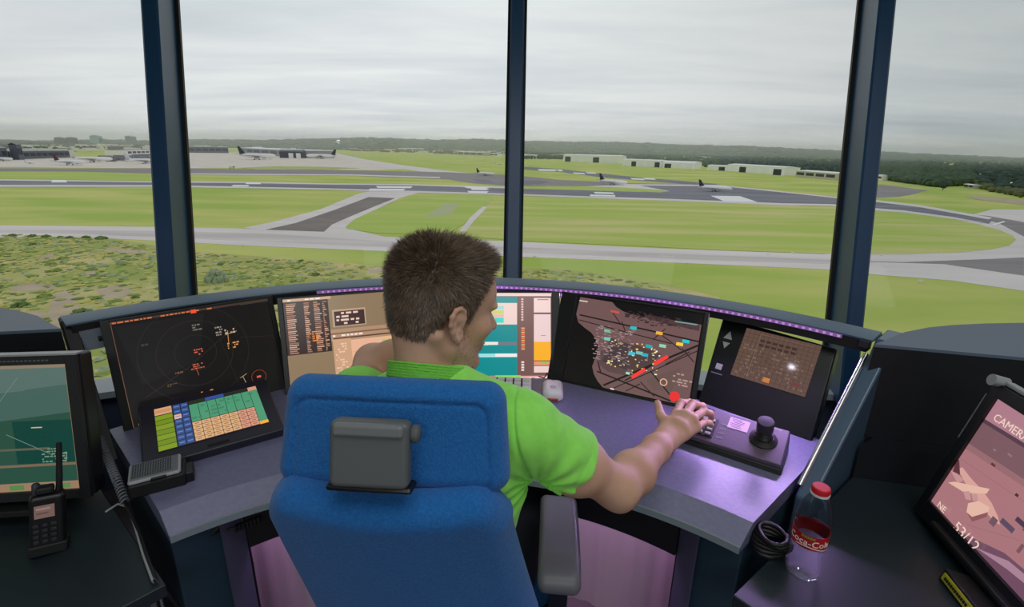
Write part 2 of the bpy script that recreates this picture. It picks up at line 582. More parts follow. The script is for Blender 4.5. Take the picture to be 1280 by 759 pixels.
M_tarm = mat('taxiway_asphalt', (160, 152, 152), 0.9, (142, 136, 138), scale=0.03, stretch=(.3, 2, 1), detail=6)
M_brown = mat('worn_asphalt', (146, 134, 130), 0.9, (124, 116, 112), scale=0.03, detail=6)
M_apron = mat('apron_concrete', (240, 228, 214), 0.9, (224, 214, 204), scale=0.02, detail=6)
M_white = mat('white_marking', (252, 252, 252), 0.8)
M_lawn = mat('pale_grass', (196, 200, 130), 0.95, (180, 190, 110), scale=0.03)

def ground(name, pts, lay, m, label, parent=None, th=0.04):
    mb = MB(); mb.prism(pts, GZ + lay - th, GZ + lay)
    if parent is not None:
        return mb.build(name, m, parent)
    return mb.build(name, m, label=label, kind='structure')
mb = MB(); mb.prism([(15000 * math.cos(t * PI / 32), 15000 * math.sin(t * PI / 32)) for t in range(64)], GZ - 1, GZ)
mb.build('grass_field', M_grass, label='flat mown grass of the airfield', kind='structure')
near_tax = ground('taxiway', [(-892.0, 357.2), (-366.9, 352.8), (-251.4, 359.7), (-181.1, 358.9), (-127.9, 356.1), (-124.7, 369.6), (-88.4, 336.9), (-0.8, 327.9), (96.2, 312.6), (193.2, 304.2), (568.4, 599.3), (1936.2, 789.1), (442.4, 165.5), (239.3, 224.4), (220.4, 242.0), (190.7, 251.2), (168.0, 261.8), (84.6, 272.2), (-0.5, 279.5), (-76.2, 288.4), (-165.8, 297.0), (-215.1, 305.3), (-277.5, 314.4), (-322.4, 307.9), (-758.3, 300.9)], 0.10, M_conc, 'pale concrete taxiway curving past the foot of the tower')
ground('taxiway_surface', [(319.3, 306.1), (292.9, 299.1), (228.2, 284.6), (181.7, 284.9), (248.7, 281.2), (269.8, 255.6)], 0.16, M_tarm, '', near_tax)
ground('taxiway_surface', [(-837.6, 334.3), (-349.2, 335.0), (-240.1, 342.8), (-172.2, 340.5), (-83.9, 319.1), (-0.7, 308.3), (91.8, 297.2), (183.0, 287.2), (213.3, 283.4), (176.4, 276.0), (87.7, 283.1), (-0.6, 292.1), (-79.6, 301.8), (-174.0, 312.4), (-287.0, 325.7), (-796.0, 316.8)], 0.16, mat('taxiway_centre', (226, 216, 214), 0.9, (208, 198, 196), scale=0.03, stretch=(.3, 2, 1)), '', near_tax)
ground('taxiway_surface', [(492.8, 543.4), (454.8, 467.4), (403.0, 391.6), (692.3, 269.8), (967.1, 384.5), (492.4, 482.9), (501.9, 531.5)], 0.15, M_tarm, '', near_tax)
ground('grass_island', [(5.6, 647.5), (58.9, 647.4), (158.6, 635.6), (252.8, 619.1), (339.8, 598.7), (395.6, 575.5), (424.5, 546.8), (435.2, 497.5), (428.6, 459.0), (415.1, 424.9), (397.1, 394.6), (380.6, 374.9), (351.4, 349.3), (323.1, 332.1), (289.7, 318.2), (246.0, 308.4), (193.9, 305.5), (131.2, 310.8), (97.4, 316.7), (51.9, 323.2), (-0.8, 330.9), (-17.3, 338.4), (-46.1, 348.2), (-35.7, 427.1), (-27.3, 564.4), (-20.9, 642.2)], 0.20, M_grass2, 'wide oval grass island right of the middle window post')
ground('grass_island', [(-127.9, 585.8), (-110.4, 618.8), (-84.4, 645.7), (-34.1, 661.8), (-24.5, 630.8), (-33.9, 502.7), (-40.2, 403.1), (-46.5, 351.6), (-68.5, 347.4), (-97.6, 350.9), (-123.0, 366.0), (-127.2, 375.2), (-133.1, 413.8), (-133.9, 486.7)], 0.20, M_grassb, 'grass island between the diagonal taxiway and the dirt track')
ground('grass_patch', [(-75.8, 551.6), (-59.4, 546.3), (-57.8, 450.1), (-78.9, 439.0)], 0.26, mat('mown_patch', (190, 198, 150), 0.95), 'pale mown rectangle in the grass island')
ground('dirt_track', [(-32.4, 531.5), (-27.8, 524.9), (-33.5, 417.7), (-35.1, 363.5), (-39.9, 364.7), (-38.3, 442.1)], 0.26, M_conc, 'narrow pale track running across the grass island')
# the main runway
rw = ground('runway', [(-1736.2, 712.5), (-776.2, 766.0), (-548.5, 786.2), (-436.8, 809.2), (-285.5, 814.0), (-170.2, 826.9), (-3.5, 808.5), (72.6, 805.8), (199.7, 927.4), (323.8, 950.4), (385.9, 956.5), (426.3, 854.5), (464.2, 740.4), (494.0, 715.1), (512.3, 637.2), (490.2, 514.1), (441.4, 470.8), (435.2, 497.5), (424.5, 546.8), (392.8, 571.1), (379.3, 601.2), (321.4, 599.9), (196.5, 627.9), (59.4, 652.9), (-2.7, 663.8), (-139.4, 675.1), (-243.8, 692.7), (-375.3, 693.0), (-481.5, 688.0), (-655.5, 644.1), (-1505.3, 615.3)], 0.30, M_conc, 'long runway with pale shoulders crossing the whole view')
ground('runway_surface', [(-1690.4, 693.2), (-754.3, 743.8), (-531.6, 761.4), (-423.8, 784.6), (-275.8, 785.9), (-165.0, 801.3), (-3.3, 776.1), (69.6, 770.5), (188.2, 758.4), (240.1, 780.2), (222.0, 899.1), (310.5, 910.5), (372.5, 922.5), (413.0, 827.1), (451.6, 719.7), (473.5, 684.6), (488.7, 606.8), (471.6, 493.9), (442.9, 465.9), (449.5, 514.4), (439.8, 567.3), (410.6, 598.0), (394.3, 625.8), (334.1, 624.4), (204.7, 654.7), (61.4, 675.9), (-2.8, 687.5), (-144.9, 702.2), (-251.8, 715.9), (-389.0, 718.9), (-503.4, 720.2), (-683.5, 672.4), (-1566.6, 641.1)], 0.36, M_asph, '', rw)
for q in ([(-210.4, 772.5), (-155.8, 779.9), (-152.6, 745.9), (-199.1, 739.1)], [(-205.4, 724.2), (-156.4, 730.2), (-154.0, 702.8), (-201.9, 695.8)], [(-81.8, 802.2), (-38.3, 789.9), (-42.8, 760.4), (-70.9, 765.9)],
          [(-65.9, 764.0), (-36.9, 761.8), (-40.2, 734.7), (-61.1, 735.5)], [(-66.5, 717.5), (-35.8, 716.3), (-37.7, 688.7), (-61.7, 689.7)], [(116.1, 740.9), (143.5, 737.5), (140.8, 710.8), (114.1, 712.7)],
          [(103.8, 695.5), (138.5, 693.1), (134.0, 670.2), (101.4, 671.5)], [(276.9, 714.5), (319.2, 715.9), (305.6, 633.4), (264.3, 635.5)], [(351.7, 929.0), (383.7, 921.5), (364.7, 854.9), (333.5, 850.9)],
          [(-704.1, 774.5), (-685.9, 776.1), (-645.9, 732.5), (-664.4, 727.2)], [(-412.0, 744.5), (-389.1, 745.7), (-379.7, 722.8), (-402.2, 720.1)], [(-418.5, 793.5), (-397.1, 795.8), (-383.2, 767.4), (-404.9, 764.9)],
          [(437.7, 457.7), (475.3, 486.0), (473.3, 481.4), (435.4, 452.0)]):
    ground('runway_marking', q, 0.42, M_white, '', rw)
ground('grass_island', [(6.8, 824.9), (62.6, 842.8), (156.5, 848.9), (211.1, 821.4), (233.7, 792.1), (230.0, 770.7), (218.0, 753.9), (188.9, 761.4), (117.9, 768.4), (57.6, 772.2), (6.5, 781.6)], 0.48, M_grassb, 'slim grass tongue between runway and parallel taxiway')
# upper taxiways
ut = ground('taxiway', [(-2322.6, 959.3), (-1065.0, 1057.4), (-934.1, 1098.9), (-766.7, 1202.0), (-664.3, 1203.6), (-357.7, 1250.7), (-161.8, 1246.7), (-5.6, 1173.1), (91.6, 1024.2), (206.9, 961.7), (327.7, 962.1), (305.7, 895.8), (190.8, 885.2), (62.8, 846.5), (-3.7, 834.6), (-69.8, 873.8), (-126.1, 969.3), (-328.0, 1031.2), (-535.3, 995.5), (-625.3, 977.2), (-845.4, 993.0), (-962.7, 954.1), (-2165.8, 893.3)], 0.24, M_tarm, 'grey taxiway parallel to the far side of the runway')
for q in ([(-638.5, 1003.2), (-341.3, 1073.6), (-151.8, 1041.9), (-146.0, 1001.9), (-328.0, 1031.2), (-616.7, 968.4)],):
    ground('taxiway_edge', q, 0.34, M_conc, '', ut)
ground('taxiway_surface', [(-82.2, 990.7), (-47.4, 976.3), (-34.9, 893.8), (-60.5, 899.1)], 0.34, M_asph, '', ut)
ground('taxiway_surface', [(7.8, 973.5), (44.9, 984.7), (69.9, 945.1), (40.4, 882.2), (7.0, 865.3)], 0.34, M_asph, '', ut)
dt = ground('taxiway', [(-198.8, 638.5), (-193.6, 701.7), (-128.2, 683.8), (-135.4, 598.7), (-133.9, 486.7), (-133.3, 421.1), (-128.6, 387.3), (-122.4, 362.3), (-125.5, 349.3), (-178.6, 353.7), (-198.1, 362.5), (-190.9, 392.1), (-185.3, 478.4)], 0.14, M_conc, 'diagonal taxiway joining the runway left of the man')
ground('taxiway_surface', [(-174.5, 606.0), (-140.8, 597.7), (-141.9, 516.7), (-142.0, 437.9), (-141.2, 385.7), (-134.9, 351.7), (-178.4, 355.6), (-171.1, 390.4), (-170.8, 480.8)], 0.18, M_brown, '', dt)
ct = ground('taxiway', [(-931.0, 2897.1), (-620.3, 2179.2), (-377.4, 1693.1), (-169.8, 1308.8), (-5.2, 1106.9), (-64.1, 951.8), (-145.8, 1122.1), (-311.5, 1394.9), (-545.5, 1863.5), (-901.9, 2664.0)], 0.22, M_conc, 'taxiway leading from the apron to the middle crossing')
ft = ground('taxiway', [(12.9, 1753.9), (139.6, 1578.5), (237.3, 1300.2), (288.2, 1174.5), (348.9, 1076.3), (395.4, 980.5), (348.5, 936.3), (258.0, 1048.9), (187.0, 1172.9), (122.8, 1385.1), (11.4, 1518.7)], 0.22, M_asph, 'dark far taxiway slanting towards the hangars')
for q in ([(69.1, 1539.8), (139.8, 1526.1), (135.6, 1429.0), (68.8, 1430.5)], [(154.8, 1361.4), (181.2, 1336.8), (176.3, 1269.5), (151.1, 1291.7)], [(192.0, 1385.5), (216.7, 1377.2), (211.1, 1314.7), (187.6, 1322.2)], [(258.4, 1139.5), (283.0, 1123.3), (273.0, 1069.3), (249.5, 1084.0)], [(291.1, 1156.4), (311.6, 1138.5), (301.8, 1089.1), (280.5, 1099.3)]):
    ground('taxiway_marking', q, 0.34, M_white, '', ft)
rt_ = ground('taxiway', [(692.7, 1015.7), (765.1, 1068.9), (748.1, 921.2), (641.2, 817.4), (581.1, 764.1), (510.7, 731.4), (546.6, 797.2)], 0.26, M_tarm, 'short grey taxiway beside the right window post')
ground('sand_strip', [(713.6, 804.4), (735.6, 802.1), (745.5, 741.3), (1563.0, 633.3), (1346.7, 543.0), (670.3, 664.5), (673.5, 739.3)], 0.24, M_sand, 'strip of bare sand by the right edge of the airfield')
ap = ground('apron', [(-3295.5, 1368.8), (-1504.3, 1500.8), (-1562.1, 1920.7), (-1759.8, 2503.0), (-1993.6, 3191.6), (-1666.9, 3329.4), (-1302.2, 3766.8), (-856.1, 2715.5), (-508.8, 1888.8), (-296.4, 1375.2), (-363.4, 1270.8), (-625.9, 1322.9), (-766.7, 1202.0), (-960.6, 1130.5), (-2336.1, 965.0)], 0.12, M_apron, 'pale concrete apron before the terminal')
ground('grass_strip', [(-680.1, 1269.2), (-658.7, 1392.9), (-540.4, 1425.1), (-413.7, 1373.0), (-472.9, 1245.1), (-603.6, 1195.2)], 0.40, M_lawn, 'dry grass strip beside the apron')
ground('grass_strip', [(-2165.8, 893.3), (-960.4, 951.8), (-794.4, 1028.2), (-709.9, 917.1), (-637.2, 916.0), (-554.0, 794.3), (-791.6, 781.4), (-1768.0, 725.9)], 0.16, M_grassb, 'grass strip between apron taxiway and runway at left')
# rough ground before the tower
ground('scrubland', [(-724.0, 286.5), (-351.7, 316.7), (-326.5, 322.7), (-296.4, 318.3), (-262.3, 314.5), (-231.7, 300.8), (-198.4, 283.8), (-151.5, 270.0), (-103.3, 259.9), (-66.5, 249.8), (-0.3, 249.9), (24.6, 251.9), (47.5, 240.1), (74.0, 222.4), (89.1, 204.1), (59.7, 157.0), (11.7, 102.8), (-71.8, 68.5), (-244.1, 84.6)], 0.06, M_scrub, 'rough scrubland with sandy patches below the tower')
SANDS = []
for i, q in enumerate(([(-182.9, 188.3), (-186.3, 197.4), (-170.3, 184.8), (-155.0, 168.0), (-146.3, 161.5), (-143.9, 152.1), (-142.1, 146.4), (-150.1, 150.3), (-162.6, 160.6), (-170.9, 163.5), (-174.6, 170.5), (-165.9, 167.3)], [(-210.4, 198.2), (-208.9, 207.4), (-197.1, 204.3), (-189.9, 198.4), (-196.7, 194.3), (-203.5, 193.8)], [(-236.9, 282.4), (-222.3, 281.4), (-207.2, 275.9), (-203.0, 267.4), (-218.4, 270.3)],
             [(-173.7, 198.3), (-169.7, 206.2), (-155.8, 194.8), (-154.2, 185.8), (-162.4, 187.5)], [(-250.4, 254.8), (-252.9, 267.1), (-243.5, 257.4), (-244.8, 251.4)], [(-73.1, 243.9), (-64.0, 250.0), (-60.8, 236.5), (-70.0, 235.8)], [(-202.0, 226.9), (-200.2, 230.2), (-193.5, 222.9), (-196.5, 221.1)])):
    SANDS.append(q)
    ground('sand_patch', q, 0.11, M_sand, 'bare sandy patch in the scrubland')

# ------------------------------------------------------------------ bushes and rough growth
def ico(sub=1):
    bm = bmesh.new(); bmesh.ops.create_icosphere(bm, subdivisions=sub, radius=1.0)
    bm.verts.ensure_lookup_table()
    V = np.array([v.co[:] for v in bm.verts]); F = np.array([[v.index for v in f.verts] for f in bm.faces])
    bm.free(); return V, F
ICO1, ICO2 = ico(1), ico(2)
def blobs(name, cen, rad, m, base=ICO1, jitter=0.25, **k):
    bv, bf = base
    n = len(cen)
    V = bv[None] * (1 + RNG.uniform(-jitter, jitter, (n, len(bv), 1)))
    V = V * np.asarray(rad)[:, None, :] + np.asarray(cen)[:, None, :]
    F = bf[None] + (np.arange(n) * len(bv))[:, None, None]
    return np_mesh(name, V.reshape(-1, 3), F.reshape(-1, 3), m, smooth=False, **k)
M_bush = [mat('bush_green', (128, 150, 74), 0.9, (164, 180, 96), scale=0.6), mat('bush_dark', (98, 122, 66), 0.9, (128, 148, 84), scale=0.6),
          mat('bush_silver', (142, 160, 124), 0.9, (176, 188, 156), scale=0.5), mat('bush_yellow', (190, 188, 98), 0.9, (214, 204, 126), scale=0.5)]
def bush_mesh(m):
    n = 46
    d = RNG.normal(size=(n, 3)); d /= np.linalg.norm(d, axis=1)[:, None]; d[:, 2] = np.abs(d[:, 2])
    c = d * RNG.uniform(0.55, 0.85, (n, 1)) * np.array([1, 1, 0.72]); c[:, 2] += 0.02
    r = RNG.uniform(0.22, 0.36, (n, 1)) * np.array([[1, 1, 0.85]])
    o = blobs('bush', c, r, m)
    me = o.data; bpy.data.objects.remove(o); return me
BUSH = [bush_mesh(M_bush[i]) for i in (0, 0, 1, 1, 2, 3)]
spots = [(-149.5, 187.7, 1.55, 2), (-171.0, 147.8, 1.39, 3), (-143.1, 163.3, 1.81, 3), (-78.8, 177.7, 1.23, 2), (28.6, 203.1, 2.01, 1), (-129.8, 137.9, 1.06, 0), (4.8, 220.0, 1.87, 2), (-233.9, 252.1, 2.45, 0), (17.5, 193.7, 1.61, 3), (35.2, 178.4, 2.28, 2), (-26.3, 240.4, 1.86, 1), (-158.6, 146.7, 2.48, 1), (-109.1, 214.1, 1.18, 0), (-108.2, 183.7, 1.83, 4), (-56.3, 137.8, 1.46, 1), (-184.9, 186.8, 2.42, 0), (-171.9, 244.6, 2.03, 5), (-98.0, 139.4, 2.34, 0), (-89.5, 148.7, 1.58, 3), (-140.1, 136.0, 2.22, 4), (-85.4, 166.2, 1.36, 4), (-122.5, 250.2, 1.45, 5), (-230.9, 205.2, 1.87, 0), (-108.3, 183.3, 1.2, 5), (-79.1, 172.0, 1.53, 4), (-178.5, 166.5, 2.44, 4), (-52.1, 245.3, 1.27, 2), (-149.4, 220.8, 1.89, 4), (9.1, 143.5, 1.2, 3), (-128.3, 153.8, 1.36, 2), (-37.5, 143.3, 1.34, 2), (-166.4, 158.9, 1.33, 2), (-118.8, 156.2, 1.05, 3), (-105.2, 151.4, 1.86, 4), (-100.2, 152.6, 1.13, 5), (-58.5, 216.5, 1.78, 4), (-82.1, 178.2, 1.44, 0), (-224.5, 206.0, 1.3, 2), (-133.4, 160.3, 2.26, 3), (56.8, 201.4, 2.29, 4), (-233.0, 244.5, 1.05, 3), (-121.8, 171.7, 1.79, 0), (-155.2, 140.9, 1.17, 2), (-117.3, 148.1, 1.72, 0), (-161.8, 264.4, 1.8, 1), (36.7, 162.5, 1.01, 0), (-249.6, 236.0, 1.4, 3), (-104.5, 153.3, 2.29, 2), (-316.0, 301.8, 1.72, 0), (-94.2, 237.5, 1.47, 5), (-124.4, 218.3, 1.46, 4), (-193.4, 226.5, 1.19, 3), (-186.1, 160.1, 2.19, 2), (-214.0, 197.7, 1.98, 3), (-92.7, 156.0, 1.93, 0), (-186.5, 172.7, 2.14, 5), (-89.6, 169.4, 1.69, 3), (-195.1, 240.9, 1.88, 0), (-222.8, 280.7, 1.04, 5), (-88.5, 145.8, 2.19, 4), (43.1, 172.2, 1.8, 0), (-26.5, 167.9, 1.15, 0), (-112.2, 257.3, 1.58, 3), (-281.6, 286.0, 2.32, 2), (16.1, 240.0, 1.04, 1), (-23.3, 155.8, 1.87, 1), (-173.5, 155.5, 1.77, 3), (-159.6, 158.4, 2.4, 0), (-50.9, 150.7, 1.27, 1), (-205.0, 265.9, 1.37, 0), (-139.6, 179.7, 2.41, 3), (-58.3, 140.0, 1.62, 2), (-99.6, 187.1, 1.87, 3), (-83.2, 147.1, 1.24, 2), (-5.3, 148.2, 1.66, 2), (-56.8, 160.5, 2.01, 0), (-49.6, 187.7, 2.33, 4), (-216.2, 194.2, 1.57, 2), (-66.3, 150.5, 1.63, 2), (-43.1, 147.8, 1.98, 0), (-73.1, 166.9, 2.28, 0), (-198.5, 244.8, 2.34, 4), (-273.6, 258.5, 1.14, 1), (-229.3, 239.5, 2.37, 0), (-114.3, 184.3, 2.01, 0), (-242.5, 222.0, 1.57, 1), (-152.2, 181.1, 2.43, 0), (-215.7, 227.1, 2.33, 1), (-143.8, 138.8, 1.56, 5), (-25.8, 178.7, 1.4, 5), (-93.7, 228.9, 2.08, 2), (-88.1, 143.6, 1.68, 1), (-109.5, 164.8, 1.9, 3), (-182.4, 265.8, 1.72, 2), (-163.4, 185.3, 1.86, 0), (-148.5, 245.9, 1.58, 2), (-207.0, 190.5, 1.37, 3), (-141.1, 229.7, 1.61, 3), (-58.0, 137.9, 1.23, 1), (-26.1, 192.5, 1.17, 3), (-319.4, 312.8, 2.4, 3), (-306.1, 312.3, 2.5, 2), (-296.8, 311.8, 2.6, 2), (-287.2, 311.1, 1.8, 3), (-281.0, 310.6, 2.0, 3), (-270.6, 310.3, 2.7, 3), (-261.0, 309.5, 2.7, 3), (-258.8, 309.5, 2.8, 3)]
def bush(me, x, y, r, label, group=None, zs=0.8):
    o = link('bush', me, None); o.location = (x, y, GZ + 0.02); o.scale = (r, r, r * zs); o.rotation_euler.z = random.uniform(0, 6)
    return tag(o, label, 'bush', group)
bush(BUSH[4], *(-132.5, 214.4), 5.2, 'big rounded silver-green bush just right of the left window post', zs=1.35)
bush(BUSH[2], *(-154.2, 168.0), 3.0, 'dark green bush beside the bare sandy patch')
bush(BUSH[2], *(-182.7, 174.7), 2.8, 'dark bush at the left edge above the left console')
for x, y, r, k in spots:
    kind = (0, 0, 1, 1, 2, 3)[k]
    q = x / y
    zone = ('left of the left window post', 'between the left post and the man', 'right of the man, beyond the console rim')[0 if q < -.70 else 1 if q < -.14 else 2]
    bush(BUSH[k], x, y, r, ('small green bush', 'small dark bush', 'low silvery bush', 'low yellowish bush')[kind] + ' in the scrubland ' + zone, ('green', 'dark', 'silvery', 'yellowish')[kind] + ' bushes ' + zone)
def in_poly(x, y, P):
    r_ = False; j = len(P) - 1
    for i in range(len(P)):
        if (P[i][1] > y) != (P[j][1] > y) and x < (P[j][0] - P[i][0]) * (y - P[i][1]) / (P[j][1] - P[i][1]) + P[i][0]: r_ = not r_
        j = i
    return r_
tuft = [(-348.8, 313.9), (-323.8, 319.9), (-292.7, 314.2), (-258.0, 309.2), (-228.1, 295.8), (-195.5, 279.3), (-149.4, 266.0), (-101.9, 256.1), (-65.6, 246.3), (-0.3, 246.4), (24.3, 248.4), (46.9, 236.8), (69.8, 220.7), (59.2, 173.3), (-83.8, 86.7), (-158.1, 132.7)]
def rand_poly(pts, n, wgt=False):
    P = np.array(pts); lo, hi = P.min(0), P.max(0); out = []
    while len(out) < n:
        q = RNG.uniform(lo, hi, (n * 3, 2))
        ins = np.zeros(len(q), bool); j = len(P) - 1
        for i in range(len(P)):
            c = ((P[i, 1] > q[:, 1]) != (P[j, 1] > q[:, 1])) & (q[:, 0] < (P[j, 0] - P[i, 0]) * (q[:, 1] - P[i, 1]) / (P[j, 1] - P[i, 1] + 1e-9) + P[i, 0])
            ins ^= c; j = i
        q = q[ins]
        if wgt:
            d = np.hypot(q[:, 0], q[:, 1]); q = q[RNG.uniform(0, 1, len(q)) < (d.min() / d) ** 1.0]
        out += q.tolist()
    return np.array(out[:n])
for i, (m, n) in enumerate(((M_bush[0], 1500), (M_bush[1], 350), (M_bush[3], 1500), (M_bush[2], 420))):
    q = rand_poly(tuft, n)
    q = q[[not any(in_poly(x, y, s_) for s_ in SANDS) or random.random() < .08 for x, y in q]]; n = len(q)
    r = RNG.uniform(0.4, 1.5, (n, 1)) * np.array([[1.5, 1.5, 0.42]])
    tag(blobs('scrub_growth', np.c_[q, np.full(n, GZ + 0.1)], r, m, jitter=0.35),
        ('low green rough growth over the scrubland', 'low dark rough growth over the scrubland', 'dry yellowish rough growth over the scrubland', 'low silvery rough growth over the scrubland')[i], 'undergrowth', None, 'stuff')

# ------------------------------------------------------------------ woods and hills
M_wood = [mat('wood_foliage', (62, 84, 62), 0.95, (84, 104, 74), scale=0.02), mat('wood_foliage_dark', (46, 66, 58), 0.95, (66, 86, 70), scale=0.02), mat('wood_foliage_olive', (84, 98, 62), 0.95, (110, 112, 74), scale=0.02)]
def wood(pts, n, hmin, hmax, label, mi):
    q = rand_poly(pts, n, True)
    h = RNG.uniform(hmin, hmax, n); wd_ = h * RNG.uniform(0.5, 0.9, n)
    o = blobs('woodland', np.c_[q, GZ + h * 0.5], np.c_[wd_, wd_, h * 0.55], M_wood[mi], jitter=0.18)
    tag(o, label, 'woodland', None, 'stuff')
for pts, n, a, b, label, mi in (
    ([(20.5, 2903.0), (263.6, 3009.4), (602.7, 2652.5), (758.7, 2064.1), (855.6, 1631.8), (895.7, 1377.4), (1850.5, 2867.2), (2194.0, 4217.5), (2279.7, 6245.6), (1478.0, 6539.3), (35.3, 5126.7)], 5200, 9, 18, 'dark wood behind the white hangars right of the middle post', 0),
    ([(797.5, 1999.8), (895.7, 1377.4), (1992.1, 3088.3), (1978.0, 4992.0)], 1500, 10, 20, 'dark belt of trees behind the hangars by the right post', 1),
    ([(979.6, 1445.0), (875.5, 1149.4), (844.5, 1022.3), (989.0, 1104.6), (2215.3, 2499.1), (2792.8, 4157.3)], 3000, 10, 20, 'wood beyond the right window post', 0),
    ([(989.0, 1104.6), (797.3, 781.6), (1385.0, 559.0), (4375.1, 1807.2), (3777.6, 3777.4), (2529.1, 2856.0)], 3600, 10, 19, 'broad wood at the far right of the view', 1),
    ([(896.4, 994.0), (767.1, 751.2), (1346.7, 543.0), (1514.3, 613.0), (865.5, 850.2), (1024.1, 1138.5)], 500, 6, 12, 'olive belt of trees along the edge of the far right wood', 2),
    ([(-4146.8, 1727.0), (-2207.6, 2210.6), (-2759.7, 3280.3), (-4306.2, 6176.7), (-13774.9, 19795.6), (-9415.3, 3944.3)], 3000, 10, 22, 'dark trees behind the terminal at the far left', 1),
    ([(-4979.0, 7917.3), (-3975.4, 8217.1), (-2653.9, 8053.2), (-2058.5, 7685.2), (-4786.4, 17888.6), (-8452.2, 13452.1)], 1500, 10, 20, 'line of distant trees behind the pier', 0),
    ([(-1859.4, 5915.7), (-1054.5, 5526.3), (-647.5, 5016.9), (-23.0, 4235.3), (-56.0, 10033.6), (-2932.4, 9337.9)], 2200, 9, 18, 'distant trees and gardens left of the middle post', 0),
    ([(31.4, 4547.5), (1742.0, 4767.3), (1850.5, 2867.2), (6894.8, 2859.0), (27028.6, 11263.8), (4680.1, 7283.0), (2966.6, 8134.3), (62.5, 9235.5)], 3600, 14, 28, 'far belt of woods below the hills right of the middle post', 0),
    ([(-9306.2, 3898.4), (-6933.7, 6980.6), (-5436.5, 8732.3), (-2382.6, 7584.1), (-37.0, 6702.3), (-74.8, 13345.6), (-5221.4, 16638.5), (-11275.4, 18129.0), (-13416.9, 13524.0), (-28724.9, 12070.9)], 2600, 14, 28, 'far belt of woods below the hills left of the middle post', 1),
):
    wood(pts, n, a, b, label, mi)
# single trees and clumps that stand out
def tree(x, y, h, label):
    t = thing('tree', label, 'tree', (x, y, GZ))
    n = 40; d = RNG.normal(size=(n, 3)); d /= np.linalg.norm(d, axis=1)[:, None]
    c = d * RNG.uniform(0.4, 0.8, (n, 1)) * np.array([[.42 * h, .42 * h, .33 * h]]); c[:, 2] += 0.62 * h
    o = blobs('crown', c, np.full((n, 3), 0.17 * h), M_wood[1]); o.parent = t
    MB().tube([(0, 0, 0), (0, 0, .55 * h)], .05 * h, 6, .03 * h).build('trunk', mat('bark', (70, 60, 50), .9), t)
for (x, y), h, l in (((-1204.2, 7185.8), 30, 'left one of two dark tree clumps far off left of the middle post'), ((-1061.4, 7271.2), 32, 'right one of two dark tree clumps far off left of the middle post'),
                     ((-1978.2, 8629.7), 34, 'distant dark tree clump straight above the man\'s head'), ((780.4, 928.7), 12, 'small round tree standing alone at the edge of the right taxiway')):
    tree(x, y, h, l)
M_hill = mat('wooded_hill', (74, 94, 84), 0.95, (104, 118, 104), scale=0.004, detail=9)
def ridge(prof, depth, label):
    mb = MB(); secs = []
    for (x0, y0, z0), (x1, y1, z1) in zip(prof, prof[1:]):
        for k in range(10):
            f = k / 10; x, y, z = x0 + (x1 - x0) * f, y0 + (y1 - y0) * f, z0 + (z1 - z0) * f - 14 + random.uniform(-9, 9)
            L = math.hypot(x, y); ux, uy = x / L, y / L
            secs.append([(x - ux * depth, y - uy * depth, GZ - 1), (x - ux * depth * .45, y - uy * depth * .45, GZ + (z - GZ) * .5 + random.uniform(-6, 6)), (x, y, z), (x + ux * depth, y + uy * depth, GZ - 1)])
    mb.loft(secs); return mb.build('hill', M_hill, label=label, kind='structure')
PROF = [(-11218, 2002, 7), (-10676, 3093, 8), (-9986, 4206, 12), (-9601, 5964, -41), (-8248, 6658, -30), (-7745, 7811, -18), (-7506, 8347, -24), (-7135, 8856, 16), (-6407, 9385, 17), (-5942, 9576, 49), (-4888, 9828, 65), (-3747, 10020, 117), (-2729, 10243, 155), (-1681, 10558, 141), (-730, 10864, 179), (70, 11078, 165), (1311, 11241, 166), (2326, 11159, 175), (3552, 10720, 137), (4439, 10119, 127), (5172, 9461, 89), (5726, 8957, 60), (6264, 8561, 53), (7012, 8195, 21), (7761, 7925, 3), (8742, 7315, -1), (9328, 5241, 2), (9977, 3691, 4), (10356, 2276, 2)]
ridge(PROF, 4200, 'long low wooded hills along the horizon')
# woods up the slope and along the crest
cen, rad = [], []
for _ in range(9000):
    i = random.randrange(len(PROF) - 1); f = random.random()
    x, y, z = (PROF[i][k] + (PROF[i + 1][k] - PROF[i][k]) * f for k in range(3))
    t_ = random.random() ** .8
    L = math.hypot(x, y); q = 1 - 4200 * .98 * t_ / L
    g = (z - 14 - GZ) * (1 - t_ / .45 * .5 if t_ < .45 else .5 * (1 - (t_ - .45) / .55))
    h = random.uniform(8, 20); wd_ = random.uniform(20, 90)
    cen.append((x * q, y * q, GZ + g + h * .3)); rad.append((wd_, wd_, h))
cen, rad = np.array(cen), np.array(rad)
for i, lb in enumerate(('mid green woods over the hills on the horizon', 'dark woods over the hills on the horizon', 'olive woods and hedges over the hills on the horizon')):
    tag(blobs('woodland', cen[i::3], rad[i::3], M_wood[i], jitter=0.2), lb, 'woodland', None, 'stuff')
def town(pts, n, hm, label, m, col):
    q = rand_poly(pts, n, True); mb = MB()
    for x, y in q:
        d = math.hypot(x, y); k = d / 3000
        mb.box((x, y, GZ + 2 * hm / 3), (random.uniform(14, 60) * k, random.uniform(14, 40) * k, random.uniform(.5, 1.3) * hm * k), Matrix.Rotation(random.uniform(0, 3), 3, 'Z'))
    tag(mb.build('far_town', m), label, 'town', None, 'stuff')
M_tw = mat('far_town_white', (236, 232, 228), .8); M_tg = mat('far_town_grey', (128, 130, 134), .8); M_tr = mat('far_town_brick', (150, 112, 100), .8)
town([(-3672.5, 1527.4), (-1894.9, 1895.1), (-2441.1, 3494.0), (-4306.2, 6176.7), (-3588.6, 3604.5), (-5935.3, 2479.7)], 260, 13, 'pale far buildings and sheds behind the terminal at far left', M_tw, 0)
